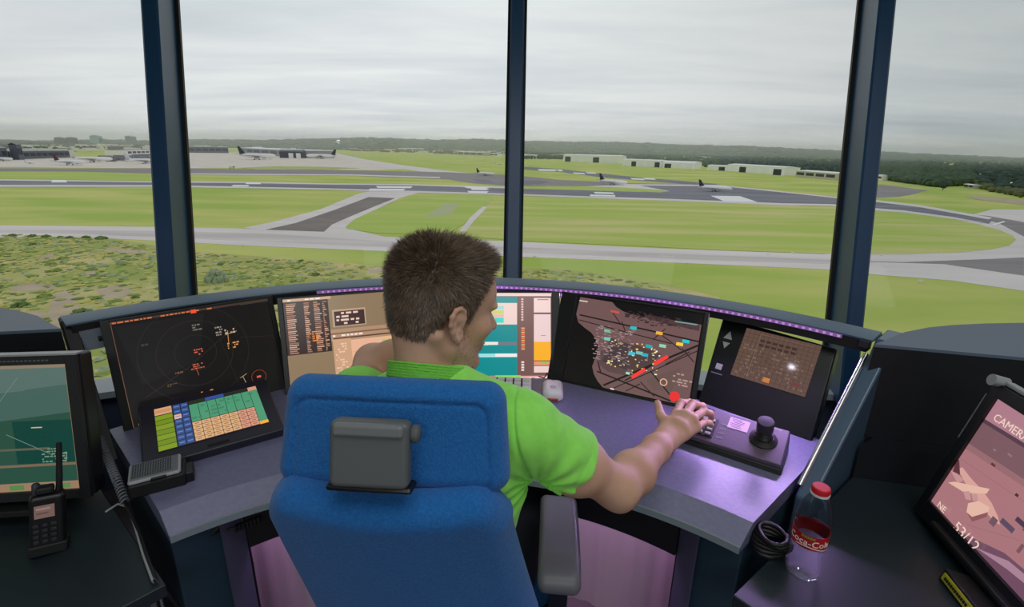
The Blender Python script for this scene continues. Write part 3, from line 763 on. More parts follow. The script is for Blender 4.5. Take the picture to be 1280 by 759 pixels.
town([(-3818.1, 1588.7), (-1988.8, 1989.8), (-2672.6, 3827.1), (-7949.3, 11416.5), (-4902.8, 4930.8), (-6769.3, 2830.7)], 220, 15, 'grey far buildings and sheds behind the terminal at far left', M_tg, 0)
town([(-3528.7, 5606.2), (-2043.5, 6197.6), (-21.8, 4023.3), (-44.6, 8037.1), (-2552.2, 7744.2), (-5078.3, 8075.7)], 170, 10, 'pale far houses and sheds either side of the man\'s head', M_tw, 0)
town([(-1771.8, 5371.5), (-20.7, 3831.5), (-44.6, 8037.1), (-2413.6, 7322.7)], 120, 9, 'brick far houses left of the middle post', M_tr, 0)
town([(20.5, 2903.0), (529.1, 2930.2), (937.3, 2354.0), (1038.6, 1600.2), (1992.1, 3088.3), (1978.0, 4992.0), (31.4, 4547.5)], 70, 10, 'pale roofs among the woods right of the middle post', M_tw, 0)
town([(937.1, 1115.1), (830.0, 814.5), (1563.0, 633.3), (2684.2, 1101.3), (1635.8, 1624.5), (1352.7, 1618.5)], 60, 9, 'pale roofs among the woods at far right', M_tw, 0)
town([(-1135.1, 1418.4), (-1151.0, 1631.2), (-1609.6, 2287.9), (-1546.3, 1938.5)], 60, 5, 'parked vehicles and equipment on the apron beside the left post', M_tg, 0)

# ------------------------------------------------------------------ buildings of the airport
M_hang = mat('hangar_white', (255, 252, 255), 0.7); M_hroof = mat('hangar_roof', (248, 248, 250), 0.6); M_door = mat('hangar_door_dark', (54, 58, 64), 0.6)
M_term = mat('terminal_wall', (104, 112, 122), 0.5); M_troof = mat('terminal_roof', (156, 160, 164), 0.6); M_band = mat('dark_window_band', (52, 58, 66), 0.3)
M_beige = mat('beige_wall', (206, 198, 184), 0.8); M_glassb = mat('blue_glass_wall', (150, 176, 196), 0.2)
def building(name, label, cat, p0, p1, depth, h, wall, roof, style, n=4, group=None):
    """front face runs p0 to p1, body goes back from there"""
    p0, p1 = Vector(p0), Vector(p1); L = (p1 - p0).length; u = (p1 - p0) / L; v = Vector((-u.y, u.x))
    if v.dot(p0) < 0: v = -v
    a = math.atan2(u.y, u.x)
    t = thing(name, label, cat, matrix=Matrix.Translation((p0.x, p0.y, GZ)) @ Matrix.Rotation(a, 4, 'Z'), group=group)
    MB().box((L / 2, depth / 2, h / 2), (L, depth, h)).build('wall', wall, t)
    if style == 'arch':
        mb = MB(); secs = []
        for x in (-1, L + 1):
            secs.append([(x, depth * k / 8, h + math.sin(PI * k / 8) * h * .28) for k in range(9)] + [(x, depth, h - .3), (x, 0, h - .3)])
        mb.loft(secs).build('roof', roof, t, smooth=40)
    else:
        mb = MB(); mb.loft([[(x, -1, h), (x, depth / 2, h * 1.12), (x, depth + 1, h), (x, depth + 1, h - .6), (x, -1, h - .6)] for x in (-1, L + 1)]).build('roof', roof, t)
    if style in ('arch', 'door'):
        for i in range(n):
            x = L * (i + .5) / n; MB().box((x, -.15, h * .38), (L / n * .62, .5, h * .74)).build('hangar_door', M_door if (i + n) % 3 == 0 else M_hroof, t)
    else:
        for i in range(n):
            x = L * (i + .5) / n; MB().box((x, -.1, h * .55), (L / n * .8, .4, h * .42)).build('window_band', M_band, t)
    return t
for nm, lb, ct_, p0, p1, dp, h, wl, rf, st, n in [('hangar', 'long low white hangar nearest the middle window post', 'hangar', (239.2, 2545.4), (488.5, 2374.2), 60, 32.4, 'M_hang', 'M_hroof', 'door', 6), ('hangar', 'pair of pale hangars with dark doors in mid right view', 'hangar', (422.3, 2018.3), (543.2, 1912.7), 50, 24.4, 'M_hang', 'M_hroof', 'door', 5), ('hangar', 'arched white hangar behind the pale hangar pair', 'hangar', (542.4, 1888.9), (631.9, 1808.2), 60, 20.1, 'M_hang', 'M_hroof', 'arch', 3), ('hangar', 'small white hangar left of the long white shed', 'hangar', (653.5, 1744.9), (696.2, 1689.7), 40, 16.0, 'M_hang', 'M_hroof', 'door', 2), ('hangar', 'long bright white shed with one dark doorway near the right post', 'hangar', (693.5, 1676.8), (743.7, 1420.0), 50, 21.7, 'M_hang', 'M_hroof', 'door', 5), ('warehouse', 'beige low warehouse touching the right window post', 'warehouse', (747.4, 1365.3), (761.8, 1215.7), 60, 16.1, 'M_beige', 'M_hroof', 'flat', 4), ('house', 'white house far off just right of the right post', 'house', (905.5, 1315.6), (893.8, 1246.6), 14, 12.0, 'M_hang', 'M_hroof', 'flat', 2), ('house', 'second white house to the right of the right post', 'house', (920.4, 1248.5), (907.5, 1197.1), 14, 10.5, 'M_hang', 'M_hroof', 'flat', 2), ('house', 'pale house at the edge of the far right wood', 'house', (902.3, 1026.2), (892.4, 993.1), 14, 7.1, 'M_beige', 'M_hroof', 'flat', 2), ('warehouse', 'white warehouse roof among the trees at far right', 'warehouse', (1053.4, 1097.8), (1014.7, 1022.7), 40, 8.3, 'M_hang', 'M_hroof', 'flat', 3), ('terminal', 'dark terminal building at the far left edge', 'terminal', (-1496.5, 1364.0), (-1434.7, 1458.1), 90, 33.0, 'M_term', 'M_band', 'flat', 8), ('terminal', 'dark two-storey terminal block left of the aeroplane with red tail', 'terminal', (-1486.4, 1516.1), (-1539.2, 1782.2), 90, 23.1, 'M_term', 'M_troof', 'flat', 10), ('control_tower', 'slim dark tower block rising over the left terminal', 'tower', (-1449.9, 1505.0), (-1453.0, 1523.2), 20, 42.5, 'M_term', 'M_band', 'flat', 2), ('terminal', 'low white hall beside the left window post', 'terminal', (-1617.6, 2155.6), (-1703.1, 2432.6), 80, 21.4, 'M_hang', 'M_troof', 'flat', 6), ('pier', 'dark pier building with piers of windows right of the left post', 'pier', (-1855.3, 2939.6), (-1682.9, 3040.0), 60, 32.4, 'M_term', 'M_troof', 'flat', 6), ('pier', 'long grey roofed pier between the aeroplane tails', 'pier', (-1650.1, 3102.6), (-956.1, 2287.4), 160, 31.3, 'M_troof', 'M_hang', 'flat', 7), ('pier', 'dark round headed end of the pier', 'pier', (-1015.0, 2229.1), (-919.7, 2233.1), 50, 27.7, 'M_band', 'M_term', 'arch', 3), ('warehouse', 'white warehouses left of the middle post', 'warehouse', (-1424.0, 6424.7), (-1157.7, 6603.5), 60, 30.2, 'M_hang', 'M_hroof', 'flat', 4), ('warehouse', 'pale low warehouse above the man to the right', 'warehouse', (-449.7, 4067.3), (-230.0, 3765.4), 60, 24.2, 'M_beige', 'M_hroof', 'flat', 4), ('house', 'white house close to the left side of the middle post', 'house', (-186.1, 3819.8), (-124.5, 3745.0), 40, 18.7, 'M_hang', 'M_hroof', 'flat', 2), ('warehouse', 'white warehouse close to the right side of the middle post', 'warehouse', (33.1, 3267.0), (122.6, 3225.5), 60, 20.1, 'M_hang', 'M_hroof', 'flat', 3), ('tower_block', 'left one of the pale far tower blocks on the left skyline', 'tower block', (-4059.1, 4677.6), (-4064.2, 4708.8), 80, 72.5, 'M_term', 'M_troof', 'flat', 2), ('tower_block', 'second of the pale far tower blocks on the left skyline', 'tower block', (-4083.7, 4826.8), (-4089.2, 4860.0), 80, 74.8, 'M_term', 'M_troof', 'flat', 2), ('tower_block', 'bluish glass tower block tallest on the left skyline', 'tower block', (-4422.8, 5522.5), (-4437.8, 5595.3), 80, 98.7, 'M_glassb', 'M_troof', 'flat', 2), ('tower_block', 'far tower block nearest the left window post', 'tower block', (-5381.2, 7301.5), (-5425.2, 7455.3), 80, 113.8, 'M_term', 'M_troof', 'flat', 2)]:
    building(nm, lb, ct_, p0, p1, dp, h, globals()[wl], globals()[rf], st, n)

# ------------------------------------------------------------------ aeroplanes
M_fus = mat('aircraft_white', (252, 252, 252), 0.5); M_eng = mat('engine_grey', (150, 154, 160), 0.4); M_tyre = mat('tyre', (30, 30, 32), 0.8)
def aeroplane(x, y, heading, L, tail, label):
    t = thing('aeroplane', label, 'aeroplane', matrix=Matrix.Translation((x, y, GZ + .45)) @ Matrix.Rotation(heading, 4, 'Z') @ Matrix.Scale(L / 38.0, 4))
    rot = Matrix(((0, 0, 1), (1, 0, 0), (0, 1, 0)))
    MB().lathe([(0.05, 19), (0.9, 18.2), (1.6, 16.5), (1.95, 14), (1.98, 10), (1.98, -8), (1.6, -13), (0.9, -17), (0.25, -19)], (0, 0, 3.6), 14, rot).build('fuselage', M_fus, t, smooth=50)
    for s in (-1, 1):
        mb = MB(); mb.loft([[(4.2, s * 1.2, 2.6), (-2.6, s * 1.2, 2.6), (-2.6, s * 1.2, 3.1), (4.2, s * 1.2, 3.2)], [(-3.6, s * 17, 4.2), (-5.2, s * 17, 4.2), (-5.2, s * 17, 4.4), (-3.6, s * 17, 4.4)]]).build('wing', M_eng, t)
        mb = MB(); mb.loft([[(-14.2, s * .6, 4.4), (-17.2, s * .6, 4.4), (-17.2, s * .6, 4.7), (-14.2, s * .6, 4.7)], [(-17.2, s * 6, 4.9), (-18.6, s * 6, 4.9), (-18.6, s * 6, 5.05), (-17.2, s * 6, 5.05)]]).build('tailplane', M_eng, t)
        MB().lathe([(.7, -1.6), (1.0, -.6), (1.05, 1.0), (.9, 1.7)], (3.2, s * 5.6, 1.85), 10, rot).build('engine', M_eng, t, smooth=50)
        MB().lathe([(.55, -.5), (.55, .5)], (-.6, s * 3.6, .1), 10, Matrix(((1, 0, 0), (0, 0, 1), (0, 1, 0)))).build('wheel', M_tyre, t)
        MB().box((-.6, s * 3.2, 1.4), (.25, .25, 2.4)).build('landing_gear', M_eng, t)
    MB().box((13.2, 0, 1.1), (.25, .25, 2.2)).build('landing_gear', M_eng, t)
    MB().loft([[(-11.6, .22, 5.0), (-17.6, .22, 4.6), (-17.6, -.22, 4.6), (-11.6, -.22, 5.0)], [(-17.0, .1, 11.6), (-19.2, .1, 11.6), (-19.2, -.1, 11.6), (-17.0, -.1, 11.6)]]).build('tail_fin', tail, t)
T_dark = mat('tail_dark_blue', (34, 38, 60), 0.4); T_red = mat('tail_dark_red', (96, 40, 44), 0.4); T_white = mat('tail_white', (224, 226, 230), 0.4); T_lb = mat('tail_pale_blue', (150, 186, 206), 0.4)
for (x, y), hd, L, tl, lb in [((-1082.2, 1248.0), -0.07, 82.1, 'T_red', 'white aeroplane with dark red tail parked at far left'), ((-1175.8, 1430.4), 0.244, 101.1, 'T_white', 'white aeroplane parked behind the one with the red tail'), ((-1021.2, 1416.8), 0.349, 89.3, 'T_white', 'white aeroplane parked just left of the left post'), ((-1396.8, 1396.7), 0.0, 65.3, 'T_lb', 'white aeroplane with pale blue tail cut by the left edge'), ((-1208.0, 1278.3), 0.0, 27.9, 'T_white', 'small white aeroplane on the apron at the far left'), ((-970.2, 1943.0), -0.14, 152.4, 'T_dark', 'white aeroplane with dark tail parked at the grey roofed pier'), ((-829.9, 2215.3), 3.142, 130.6, 'T_dark', 'white aeroplane with dark tail pointing left beyond the pier'), ((-63.1, 1118.7), -0.559, 49.5, 'T_dark', 'white aeroplane with dark tail rolling left of the middle post'), ((-56.4, 1882.1), 0.175, 35.6, 'T_white', 'small white aeroplane touching the left side of the middle post'), ((174.2, 900.2), -0.803, 61.1, 'T_dark', 'white aeroplane with dark tail rolling right of the middle post'), ((314.2, 797.0), -0.733, 54.1, 'T_dark', 'white aeroplane with dark tail rolling towards the right post')]:
    aeroplane(x, y, hd, L, globals()[tl], lb)
M_van = mat('van_white', (232, 232, 232), 0.5)
def van(p, label, s=1.0):
    t = thing('van', label, 'van', (p[0], p[1], GZ + .4))
    MB().box((0, 0, 1.5 * s), (5.5 * s, 2.2 * s, 2.0 * s)).build('body', M_van, t, bevel=.2)
    MB().box((2.2 * s, 0, 1.9 * s), (1.2 * s, 2.24 * s, .7 * s)).build('windscreen', M_band, t)
    for a in (-1.7, 1.7):
        for b in (-1, 1):
            MB().lathe([(.42 * s, -.14), (.42 * s, .14)], (a * s, b * s, .42 * s), 10, Matrix(((1, 0, 0), (0, 0, 1), (0, 1, 0)))).build('wheel', M_tyre, t)
van((115.9, 1406.0), 'white van alone on the grass right of the middle post', 1.3)
van((958.2, 1368.2), 'white van just right of the right window post, far off', 1.5)
van((-674.4, 1222.3), 'white van alone on the grey taxiway right of the left post', 2.2)
M_box = mat('marker_white', (240, 240, 236), 0.6)
for p, lb in (((199.6, 235.9), 'white marker post in the near grass right of the right post'), ((33.8, 853.6), 'white sign board in the grass tongue right of the middle post'), ((-29.2, 567.4), 'pale sign board at the head of the dirt track'), ((596.6, 754.5), 'white sign board in the grass beyond the right post')):
    t = thing('marker_board', lb, 'marker', (p[0], p[1], GZ + .2))
    MB().box((0, 0, .9), (2.4, .3, 1.1)).build('board', M_box, t)
    for s in (-1, 1): MB().box((s * .8, 0, .2), (.12, .12, .6)).build('post', M_eng, t)

for p in [(16.8, 328.3), (47.8, 324.2), (97.8, 318.1), (149.2, 312.6), (174.1, 304.9), (227.3, 302.5), (96.2, 269.2), (12.3, 279.6), (-329.3, 359.5), (-163.8, 295.9), (156.1, 299.6), (273.9, 312.9), (-119.0, 364.6), (-283.8, 364.1)]:
    t = thing('edge_marker', 'small white edge marker beside the near taxiway', 'marker', (p[0], p[1], GZ + .15), group='white edge markers along the near taxiway')
    MB().box((0, 0, .35), (1.5, .6, .5)).build('board', M_box, t)
    MB().box((0, 0, .05), (.2, .2, .2)).build('foot', M_eng, t)
# ------------------------------------------------------------------ hazy air over the distance
m = bpy.data.materials.new('hazy_air'); m.use_nodes = True
t_ = m.node_tree; t_.nodes.clear()
vs_ = t_.nodes.new('ShaderNodeVolumeScatter'); vs_.inputs['Density'].default_value = 0.00010; vs_.inputs['Color'].default_value = (0.93, 0.96, 1.0, 1)
o_ = t_.nodes.new('ShaderNodeOutputMaterial'); t_.links.new(vs_.outputs[0], o_.inputs['Volume'])
HAZE = True
if HAZE:
    mb = MB(); mb.box((0, 8300, GZ + 110), (26000, 13400, 218)); mb.build('haze', m, label='thin haze lying over the far landscape', kind='structure')
# ================================================================== the curved control console
M_top = mat('worktop_grey', (114, 114, 144), 0.42, (106, 106, 136), scale=90, spec=0.45)
M_edge = mat('worktop_edge', (126, 136, 146), 0.35)
M_rim = mat('console_rim', (96, 116, 136), 0.4)
M_blk = mat('black_plastic', (16, 16, 20), 0.38)
M_blk2 = mat('matt_black', (12, 12, 14), 0.6)
M_dkg = mat('dark_grey_plastic', (44, 44, 52), 0.42)
M_ped = mat('console_body_teal', (40, 62, 78), 0.45)
M_ped_lit = mat('console_body_lit', (84, 82, 110), 0.5)
M_panel = mat('console_side_panel', (68, 90, 114), 0.28, coat=0.4)
M_chrome = mat('brushed_steel', (190, 192, 196), 0.25, metal=1.0)
M_silver = mat('silver_plastic', (150, 152, 156), 0.3)
M_led = mat('violet_led', (150, 100, 160), 0.4, emit=((188, 134, 204), .85))
M_white_p = mat('white_plastic', (226, 222, 226), 0.4)
M_cable = mat('cable_black', (14, 14, 16), 0.5)

CON = thing('control_console', 'curved control console with grey worktop and violet lit rim in the middle', 'console', (OX, OY, 0))
def front_r(a):
    s = 0.163 * math.sin(R(a)); return -s + math.sqrt(s * s - 0.163 ** 2 + 0.95 ** 2)
A0, A1 = 41.6, 138.4
def sweep(prof, a0, a1, n=44):
    mb = MB(); secs = []
    for i in range(n + 1):
        a = a0 + (a1 - a0) * i / n
        secs.append([AZ(a, r(a) if callable(r) else r, z) for r, z in prof])
    return mb.loft(secs)
f0 = lambda d: (lambda a: front_r(a) + d)
sweep([(f0(0), .726), (f0(.050), .764), (1.37, .764), (1.37, .722), (f0(.006), .712)], A0, A1).build('worktop', M_top, CON, world=True, smooth=12)
sweep([(f0(-.004), .710), (f0(-.004), .727), (f0(.001), .728), (f0(.001), .709)], A0, A1).build('worktop_edge', M_edge, CON, world=True, smooth=30)
sweep([(.880, .565), (.880, .712), (.900, .712), (.900, .565)], 52, 128).build('apron', M_blk, CON, world=True, smooth=30)
wav = lambda d: (lambda a: 1.13 + d + .004 * math.sin(a * 1.1) + .003 * math.sin(a * 2.3))  # ripples added to the panel to give soft vertical shade streaks
sweep([(wav(0), .0), (wav(0), .72), (wav(.02), .72), (wav(.02), .0)], 50, 130, 120).build('back_panel', mat('back_panel_pale', (176, 160, 172), .6), CON, world=True, smooth=60)
sweep([(1.456, 1.060), (1.454, 1.065), (1.466, 1.069), (1.530, 1.073), (1.538, 1.062), (1.50, 1.057)], 40.6, 139.4).build('rim', M_rim, CON, world=True, smooth=40)
sweep([(1.457, 1.026), (1.457, 1.061), (1.50, 1.061), (1.50, 1.026)], 41.0, 139).build('fascia', M_blk2, CON, world=True, smooth=40)
led = sweep([(1.4535, 1.050), (1.4535, 1.060), (1.457, 1.060), (1.457, 1.050)], 43.5, 113).build('led_strip', mat('led_channel', (96, 72, 112), 0.5, emit=((120, 84, 140), 0.8)), CON, world=True, smooth=40)
mb = MB()
for k in range(96):
    a = 43.8 + k * 0.72
    m3 = Matrix.Rotation(R(a), 3, 'Z')
    mb.box(AZ(a, 1.4525, 1.055), (.003, .007, .006), m3)
mb.build('led', M_led, led, world=False, kind='stuff')
led.children[0].data.transform(Matrix.Translation((-OX, -OY, 0)))
def polar_prism(pts, z0, z1, name, m, bevel=0.0):
    mb = MB(); mb.prism([AZ(a, r, 0)[:2] for a, r in pts], z0, z1)
    return mb.build(name, m, CON, world=True, bevel=bevel)
for s in (1, -1):
    q = lambda a: a if s > 0 else 180 - a
    polar_prism([(q(51.6), .905), (q(48.2), .868), (q(41.8), .862), (q(41.8), 1.36), (q(51.6), 1.36)], 0.0, .713, 'pedestal', M_ped, .004)
    polar_prism([(q(51.9), .893), (q(48.35), .855), (q(48.25), .862), (q(51.7), .901)], 0.02, .708, 'pedestal_lit_facet', M_ped_lit)  # chamfer facet coloured lighter purple, as lit by the violet lamps
    polar_prism([(q(52.3), .905), (q(52.3), 1.34), (q(51.8), 1.34), (q(51.8), .905)], 0.02, .708, 'pedestal_lining', M_blk)
# right side: a solid sloping end panel
def radial_plate(a, t, prof, name, m, bevel=0.0, parent=CON):
    u = Vector((math.cos(R(a)), math.sin(R(a)), 0)); n = Vector((-u.y, u.x, 0)); o = Vector((OX, OY, 0))
    mb = MB(); mb.loft([[o + u * r + n * (k * t / 2) + Vector((0, 0, z)) for r, z in prof] for k in (-1, 1)])
    return mb.build(name, m, parent, world=True, bevel=bevel)
radial_plate(39.75, .040, [(1.09, .0), (1.09, .74), (1.13, .775), (1.445, 1.035), (1.47, 1.068), (1.57, 1.074), (1.60, 1.02), (1.60, 0)], 'end_panel', M_panel, .006)
u = lambda r, z, da=0: Vector(AZ(40.72 + da, r, z))
mb = MB(); mb.tube([u(1.105, .764), u(1.128, .784), u(1.43, 1.03)], .007, 8); mb.build('edge_profile', M_chrome, CON, world=True, smooth=60)
mb = MB(); mb.box(AZ(41.3, 1.462, 1.050), (.026, .026, .024), Matrix.Rotation(R(41), 3, 'Z')); mb.build('rim_end_cap', M_dkg, CON, world=True, bevel=.004)
# left side: an open frame - sloping black post and a grey bracket
mb = MB()
pp = [Vector(AZ(139.0, 1.50, 1.07)), Vector(AZ(139.6, 1.245, .74))]
dv = Vector((math.cos(R(139.5)), math.sin(R(139.5)), 0)); nv = Vector((-dv.y, dv.x, 0))
mb.loft([[p + dv * a_ + nv * b_ for a_, b_ in ((-.018, -.016), (.03, -.016), (.03, .016), (-.018, .016))] for p in pp]); mb.build('frame_post', M_blk2, CON, world=True, bevel=.003)
mb = MB(); mb.loft([[Vector(AZ(a, r, z)) for r, z in ((1.452, 1.04), (1.44, .985), (1.447, .985), (1.459, 1.04))] for a in (138.5, 134.6)]); br = mb.build('frame_bracket', mat('bracket_grey', (104, 114, 128), .5), CON, world=True)
mb = MB(); mb.lathe([(.007, -.004), (.007, .004)], AZ(136.9, 1.444, 1.012), 12, Matrix.Rotation(R(47), 3, 'Z') @ Matrix.Rotation(R(90), 3, 'Y')); mb.build('bracket_hole', M_blk2, CON, world=True)
mb = MB(); mb.tube([AZ(139.3, 1.375, .93), AZ(139.5, 1.32, .86)], .006, 8); mb.build('frame_hinge', M_silver, CON, world=True)

# ------------------------------------------------------------------ monitors
def make_monitor(label, c, yaw, tilt, W, H, els, bez=(.012, .012, .008, .018), depth=.05, mount=.22, kind='monitor', bezm=None):
    t = thing('monitor', label, 'monitor', matrix=frame(c, yaw, tilt))
    l, r, tp, b = bez; bm_ = bezm or M_blk
    x0, x1, z0, z1 = -W / 2 - l, W / 2 + r, -H / 2 - b, H / 2 + tp
    MB().box(((x0 + x1) / 2, .006 + depth / 2, (z0 + z1) / 2), (x1 - x0, depth - .008, z1 - z0)).build('casing', M_blk, t, bevel=.006)
    mb = MB()
    mb.box(((x0 - W / 2) / 2, 0, (z0 + z1) / 2), (l, .012, z1 - z0)).box(((x1 + W / 2) / 2, 0, (z0 + z1) / 2), (r, .012, z1 - z0))
    mb.box((0, 0, (z1 + H / 2) / 2), (W, .012, tp)).box((0, 0, (z0 - H / 2) / 2), (W, .012, b))
    mb.build('bezel', bm_, t, bevel=.0015)
    picture('screen', t, W, H, els, y=.002)
    if mount:
        MB().box((0, depth + .02, -.02), (.11, .04, .11)).build('mount_plate', M_dkg, t, bevel=.004)
        mb = MB(); top = Vector((0, depth + .05, -.03)); inv = t.matrix_basis
        foot = inv @ top; f2 = Vector((foot.x, foot.y, .74))
        mb.tube([foot, f2], .022, 12); mb.build('mount_post', M_dkg, t, world=True, smooth=40)
    return t
K = (14, 12, 13)
rr = random.Random(11)
# 1 the dark approach radar
els = [('r', 0, 0, 1, 1, (20, 17, 18)), ('p', [(0.02, .05), (.55, .05), (.46, .5), (.10, .62)], (26, 24, 25)), ('r', 0, 0, 1, .022, (66, 52, 46)), ('r', .80, 0, 1, .03, (64, 54, 44)),  # faint grey quad paints a reflection into the radar picture
       ('r', 0, 0, .004, 1, (110, 78, 62)), ('r', .03, .955, .32, .975, (96, 92, 30))]
els += glyphs(.01, .003, .62, .026, 1, (205, 110, 70), .85, .016, rr)
els += [('r', .47, .0, .505, .035, (240, 84, 52))]
els += [('c', .45, .42, .10, .0009, (58, 44, 40)), ('c', .45, .42, .055, .0008, (56, 44, 40)), ('c', .45, .42, .145, .0009, (54, 42, 40)),
        ('l', .1, .74, .38, .55, .0009, (62, 52, 40)), ('l', .38, .55, .75, .22, .0009, (60, 44, 38)), ('l', .75, .35, .99, .40, .0009, (58, 40, 36)), ('l', .6, .18, .7, .95, .0008, (52, 40, 36))]
els += [('c', .83, .79, .022, .0013, (150, 60, 44)), ('r', .815, .78, .845, .80, (226, 90, 70)), ('l', .70, .76, .75, .73, .0016, (176, 150, 120)), ('l', .72, .75, .74, .86, .0016, (176, 150, 120))]
for (a, b, ww, hh, rows, col) in ((.46, .14, .06, .07, 3, (110, 112, 100)), (.60, .20, .05, .10, 4, (150, 140, 126)), (.66, .24, .07, .06, 2, (190, 170, 140)), (.44, .38, .06, .07, 3, (206, 92, 66)),
                                  (.40, .52, .09, .06, 3, (190, 96, 64)), (.66, .38, .09, .07, 3, (214, 148, 84)), (.43, .80, .08, .06, 3, (224, 136, 66)), (.30, .56, .05, .03, 1, (110, 80, 60)), (.22, .66, .08, .03, 2, (96, 78, 50)), (.14, .24, .04, .03, 1, (62, 60, 62))):
    els += glyphs(a, b, a + ww, b + hh, rows, col, .75, .010, rr)
els += [('l', .68, .26, .67, .40, .0016, (214, 140, 76)), ('l', .66, .30, .74, .28, .0012, (190, 170, 140)), ('l', .43, .55, .44, .64, .0012, (180, 96, 60))]
make_monitor('dark radar display with orange tracks at the left end of the console', (-.943, 1.404, .91), .674, .278, .412, .314, els, bez=(.022, .014, .007, .02))
# 2 the beige desktop with tables
els = [('r', 0, 0, 1, 1, (140, 118, 90)), ('r', 0, 0, .37, .03, (196, 160, 130)), ('r', .0, .03, .345, .60, (46, 30, 26))]
for cxa, cxb in ((.02, .10), (.155, .20), (.23, .29), (.30, .335)):
    for r_ in range(26):
        v = .05 + r_ * .021
        els.append(('r', cxa, v, cxb - rr.uniform(0, .03), v + .011, rr.choice([(210, 170, 150), (190, 130, 100), (206, 150, 120), (160, 110, 90)])))
els += glyphs(.20, .36, .27, .48, 5, (226, 130, 40), .7, .02, rr) + glyphs(.01, .006, .33, .028, 1, (250, 236, 220), .7, .02, rr)
els += [('r', .37, .155, .64, .345, (186, 156, 128)), ('r', .385, .175, .63, .335, (60, 38, 38))] + glyphs(.40, .18, .62, .33, 4, (232, 200, 180), .45, .03, rr)
els += [('r', .345, .37, 1, .50, (176, 140, 112)), ('r', .345, .41, 1, .425, (120, 92, 70)), ('r', .36, .50, 1, 1, (232, 178, 148)), ('r', .355, .47, .50, 1, (204, 160, 126)), ('r', .36, .462, .95, .478, (96, 62, 48))]
els += glyphs(.36, .425, .60, .46, 1, (246, 226, 206), .7, .02, rr) + glyphs(.37, .52, .46, .98, 16, (236, 200, 172), .5, .012, rr)
els += glyphs(.52, .55, .98, .98, 12, (222, 160, 126), .55, .05, rr)
for k in range(4):
    els.append(('r', .76 + k * .045, .53, .785 + k * .045, .67, ((150, 210, 50), (170, 200, 70), (240, 170, 80), (244, 150, 70))[k]))
els += [('r', .03, .88, .36, 1, (186, 152, 128)), ('r', .05, .90, .33, .96, (104, 70, 62))]
make_monitor('beige desktop display with a dark table, left of the man\'s head', (-.552, 1.588, .91), .36, .35, .405, .312, els, bez=(.016, .014, .006, .018))
# 3 teal flight strips
TE = (0, 138, 142)
els = [('r', 0, 0, 1, 1, (118, 84, 80)), ('r', 0, 0, 1, .035, (240, 206, 204)), ('r', .04, .04, .755, .955, TE), ('r', .04, .115, .755, .365, (236, 208, 200)),
       ('r', .30, .15, .66, .19, (150, 220, 214)), ('r', .30, .20, .66, .245, (206, 206, 110)), ('r', .30, .25, .66, .28, (226, 180, 170)), ('r', .30, .285, .66, .345, (60, 214, 196)), ('r', .10, .15, .28, .34, (120, 200, 180)),
       ('r', .1, .565, .755, .605, (110, 120, 130)), ('r', .1, .565, .36, .605, (236, 236, 230)), ('r', .36, .565, .55, .605, (160, 210, 120)), ('r', .12, .70, .755, .74, (240, 236, 236)), ('r', .46, .70, .60, .735, (150, 226, 226)), ('r', .42, .565, .62, .60, (232, 232, 226))]
for k in range(9): els.append(('r', .785, .06 + k * .03, .80, .08 + k * .03, (230, 190, 180)))
for k in range(11): els.append(('r', .785, .40 + k * .024, .81, .416 + k * .024, ((236, 120, 50) if k % 2 else (220, 170, 120))))
for k in range(4): els.append(('r', .785, .79 + k * .03, .805, .81 + k * .03, (240, 216, 210)))
els += [('r', .875, .05, .995, .055, (60, 44, 44)), ('r', .875, .055, .995, .225, (240, 210, 206)), ('r', .875, .235, .995, .24, (60, 40, 40)), ('r', .875, .245, .995, .565, (236, 206, 206)), ('r', .875, .565, .995, .78, (250, 176, 36)),
        ('r', .875, .79, .995, .835, (226, 150, 120)), ('r', .93, .795, .97, .815, (130, 200, 60)), ('r', .875, .845, .995, .92, (238, 206, 204)), ('r', 0, .955, 1, .97, (214, 120, 116)), ('r', 0, .965, 1, 1, (240, 206, 200)), ('r', .60, .95, .78, .972, (140, 216, 90)), ('r', .925, .49, .96, .495, (110, 90, 80)), ('r', .90, .07, .98, .08, (150, 110, 110))]
els += glyphs(.60, .975, .90, .995, 1, (120, 96, 110), .6, .02, rr)
make_monitor('teal flight strip display right beside the man\'s face', (-.108, 1.655, .906), .056, .349, .505, .310, els, bez=(.014, .030, .004, .014))
# 4 ground radar map
MAPB, MAPL, RWY = (112, 84, 84), (128, 98, 98), (34, 24, 26)
els = [('r', 0, 0, 1, 1, K), ('p', [(.03, .015), (.30, .02), (.34, .07), (.40, .105), (.48, .125), (.56, .13), (.72, .12), (.99, .12), (.99, .985), (.34, .985), (.29, .93), (.25, .86), (.225, .78), (.235, .70), (.25, .62), (.245, .54), (.215, .46), (.17, .40), (.11, .36), (.05, .31), (.02, .22)], MAPB),  # dark bay at the left paints a head's reflection into the map outline
       ('p', [(.25, .62), (.30, .56), (.42, .58), (.52, .62), (.50, .80), (.36, .80), (.28, .74)], (92, 70, 72)), ('p', [(.33, .42), (.52, .46), (.50, .74), (.30, .70)], (70, 58, 62)), ('p', [(.52, .44), (.74, .5), (.62, .74), (.50, .72)], (80, 62, 62)),
       ('p', [(.66, .80), (.80, .68), (.90, .60), (.86, .86), (.72, .90)], (104, 82, 78)), ('p', [(.56, .10), (.98, .13), (.98, .19), (.60, .15)], (78, 58, 60))]
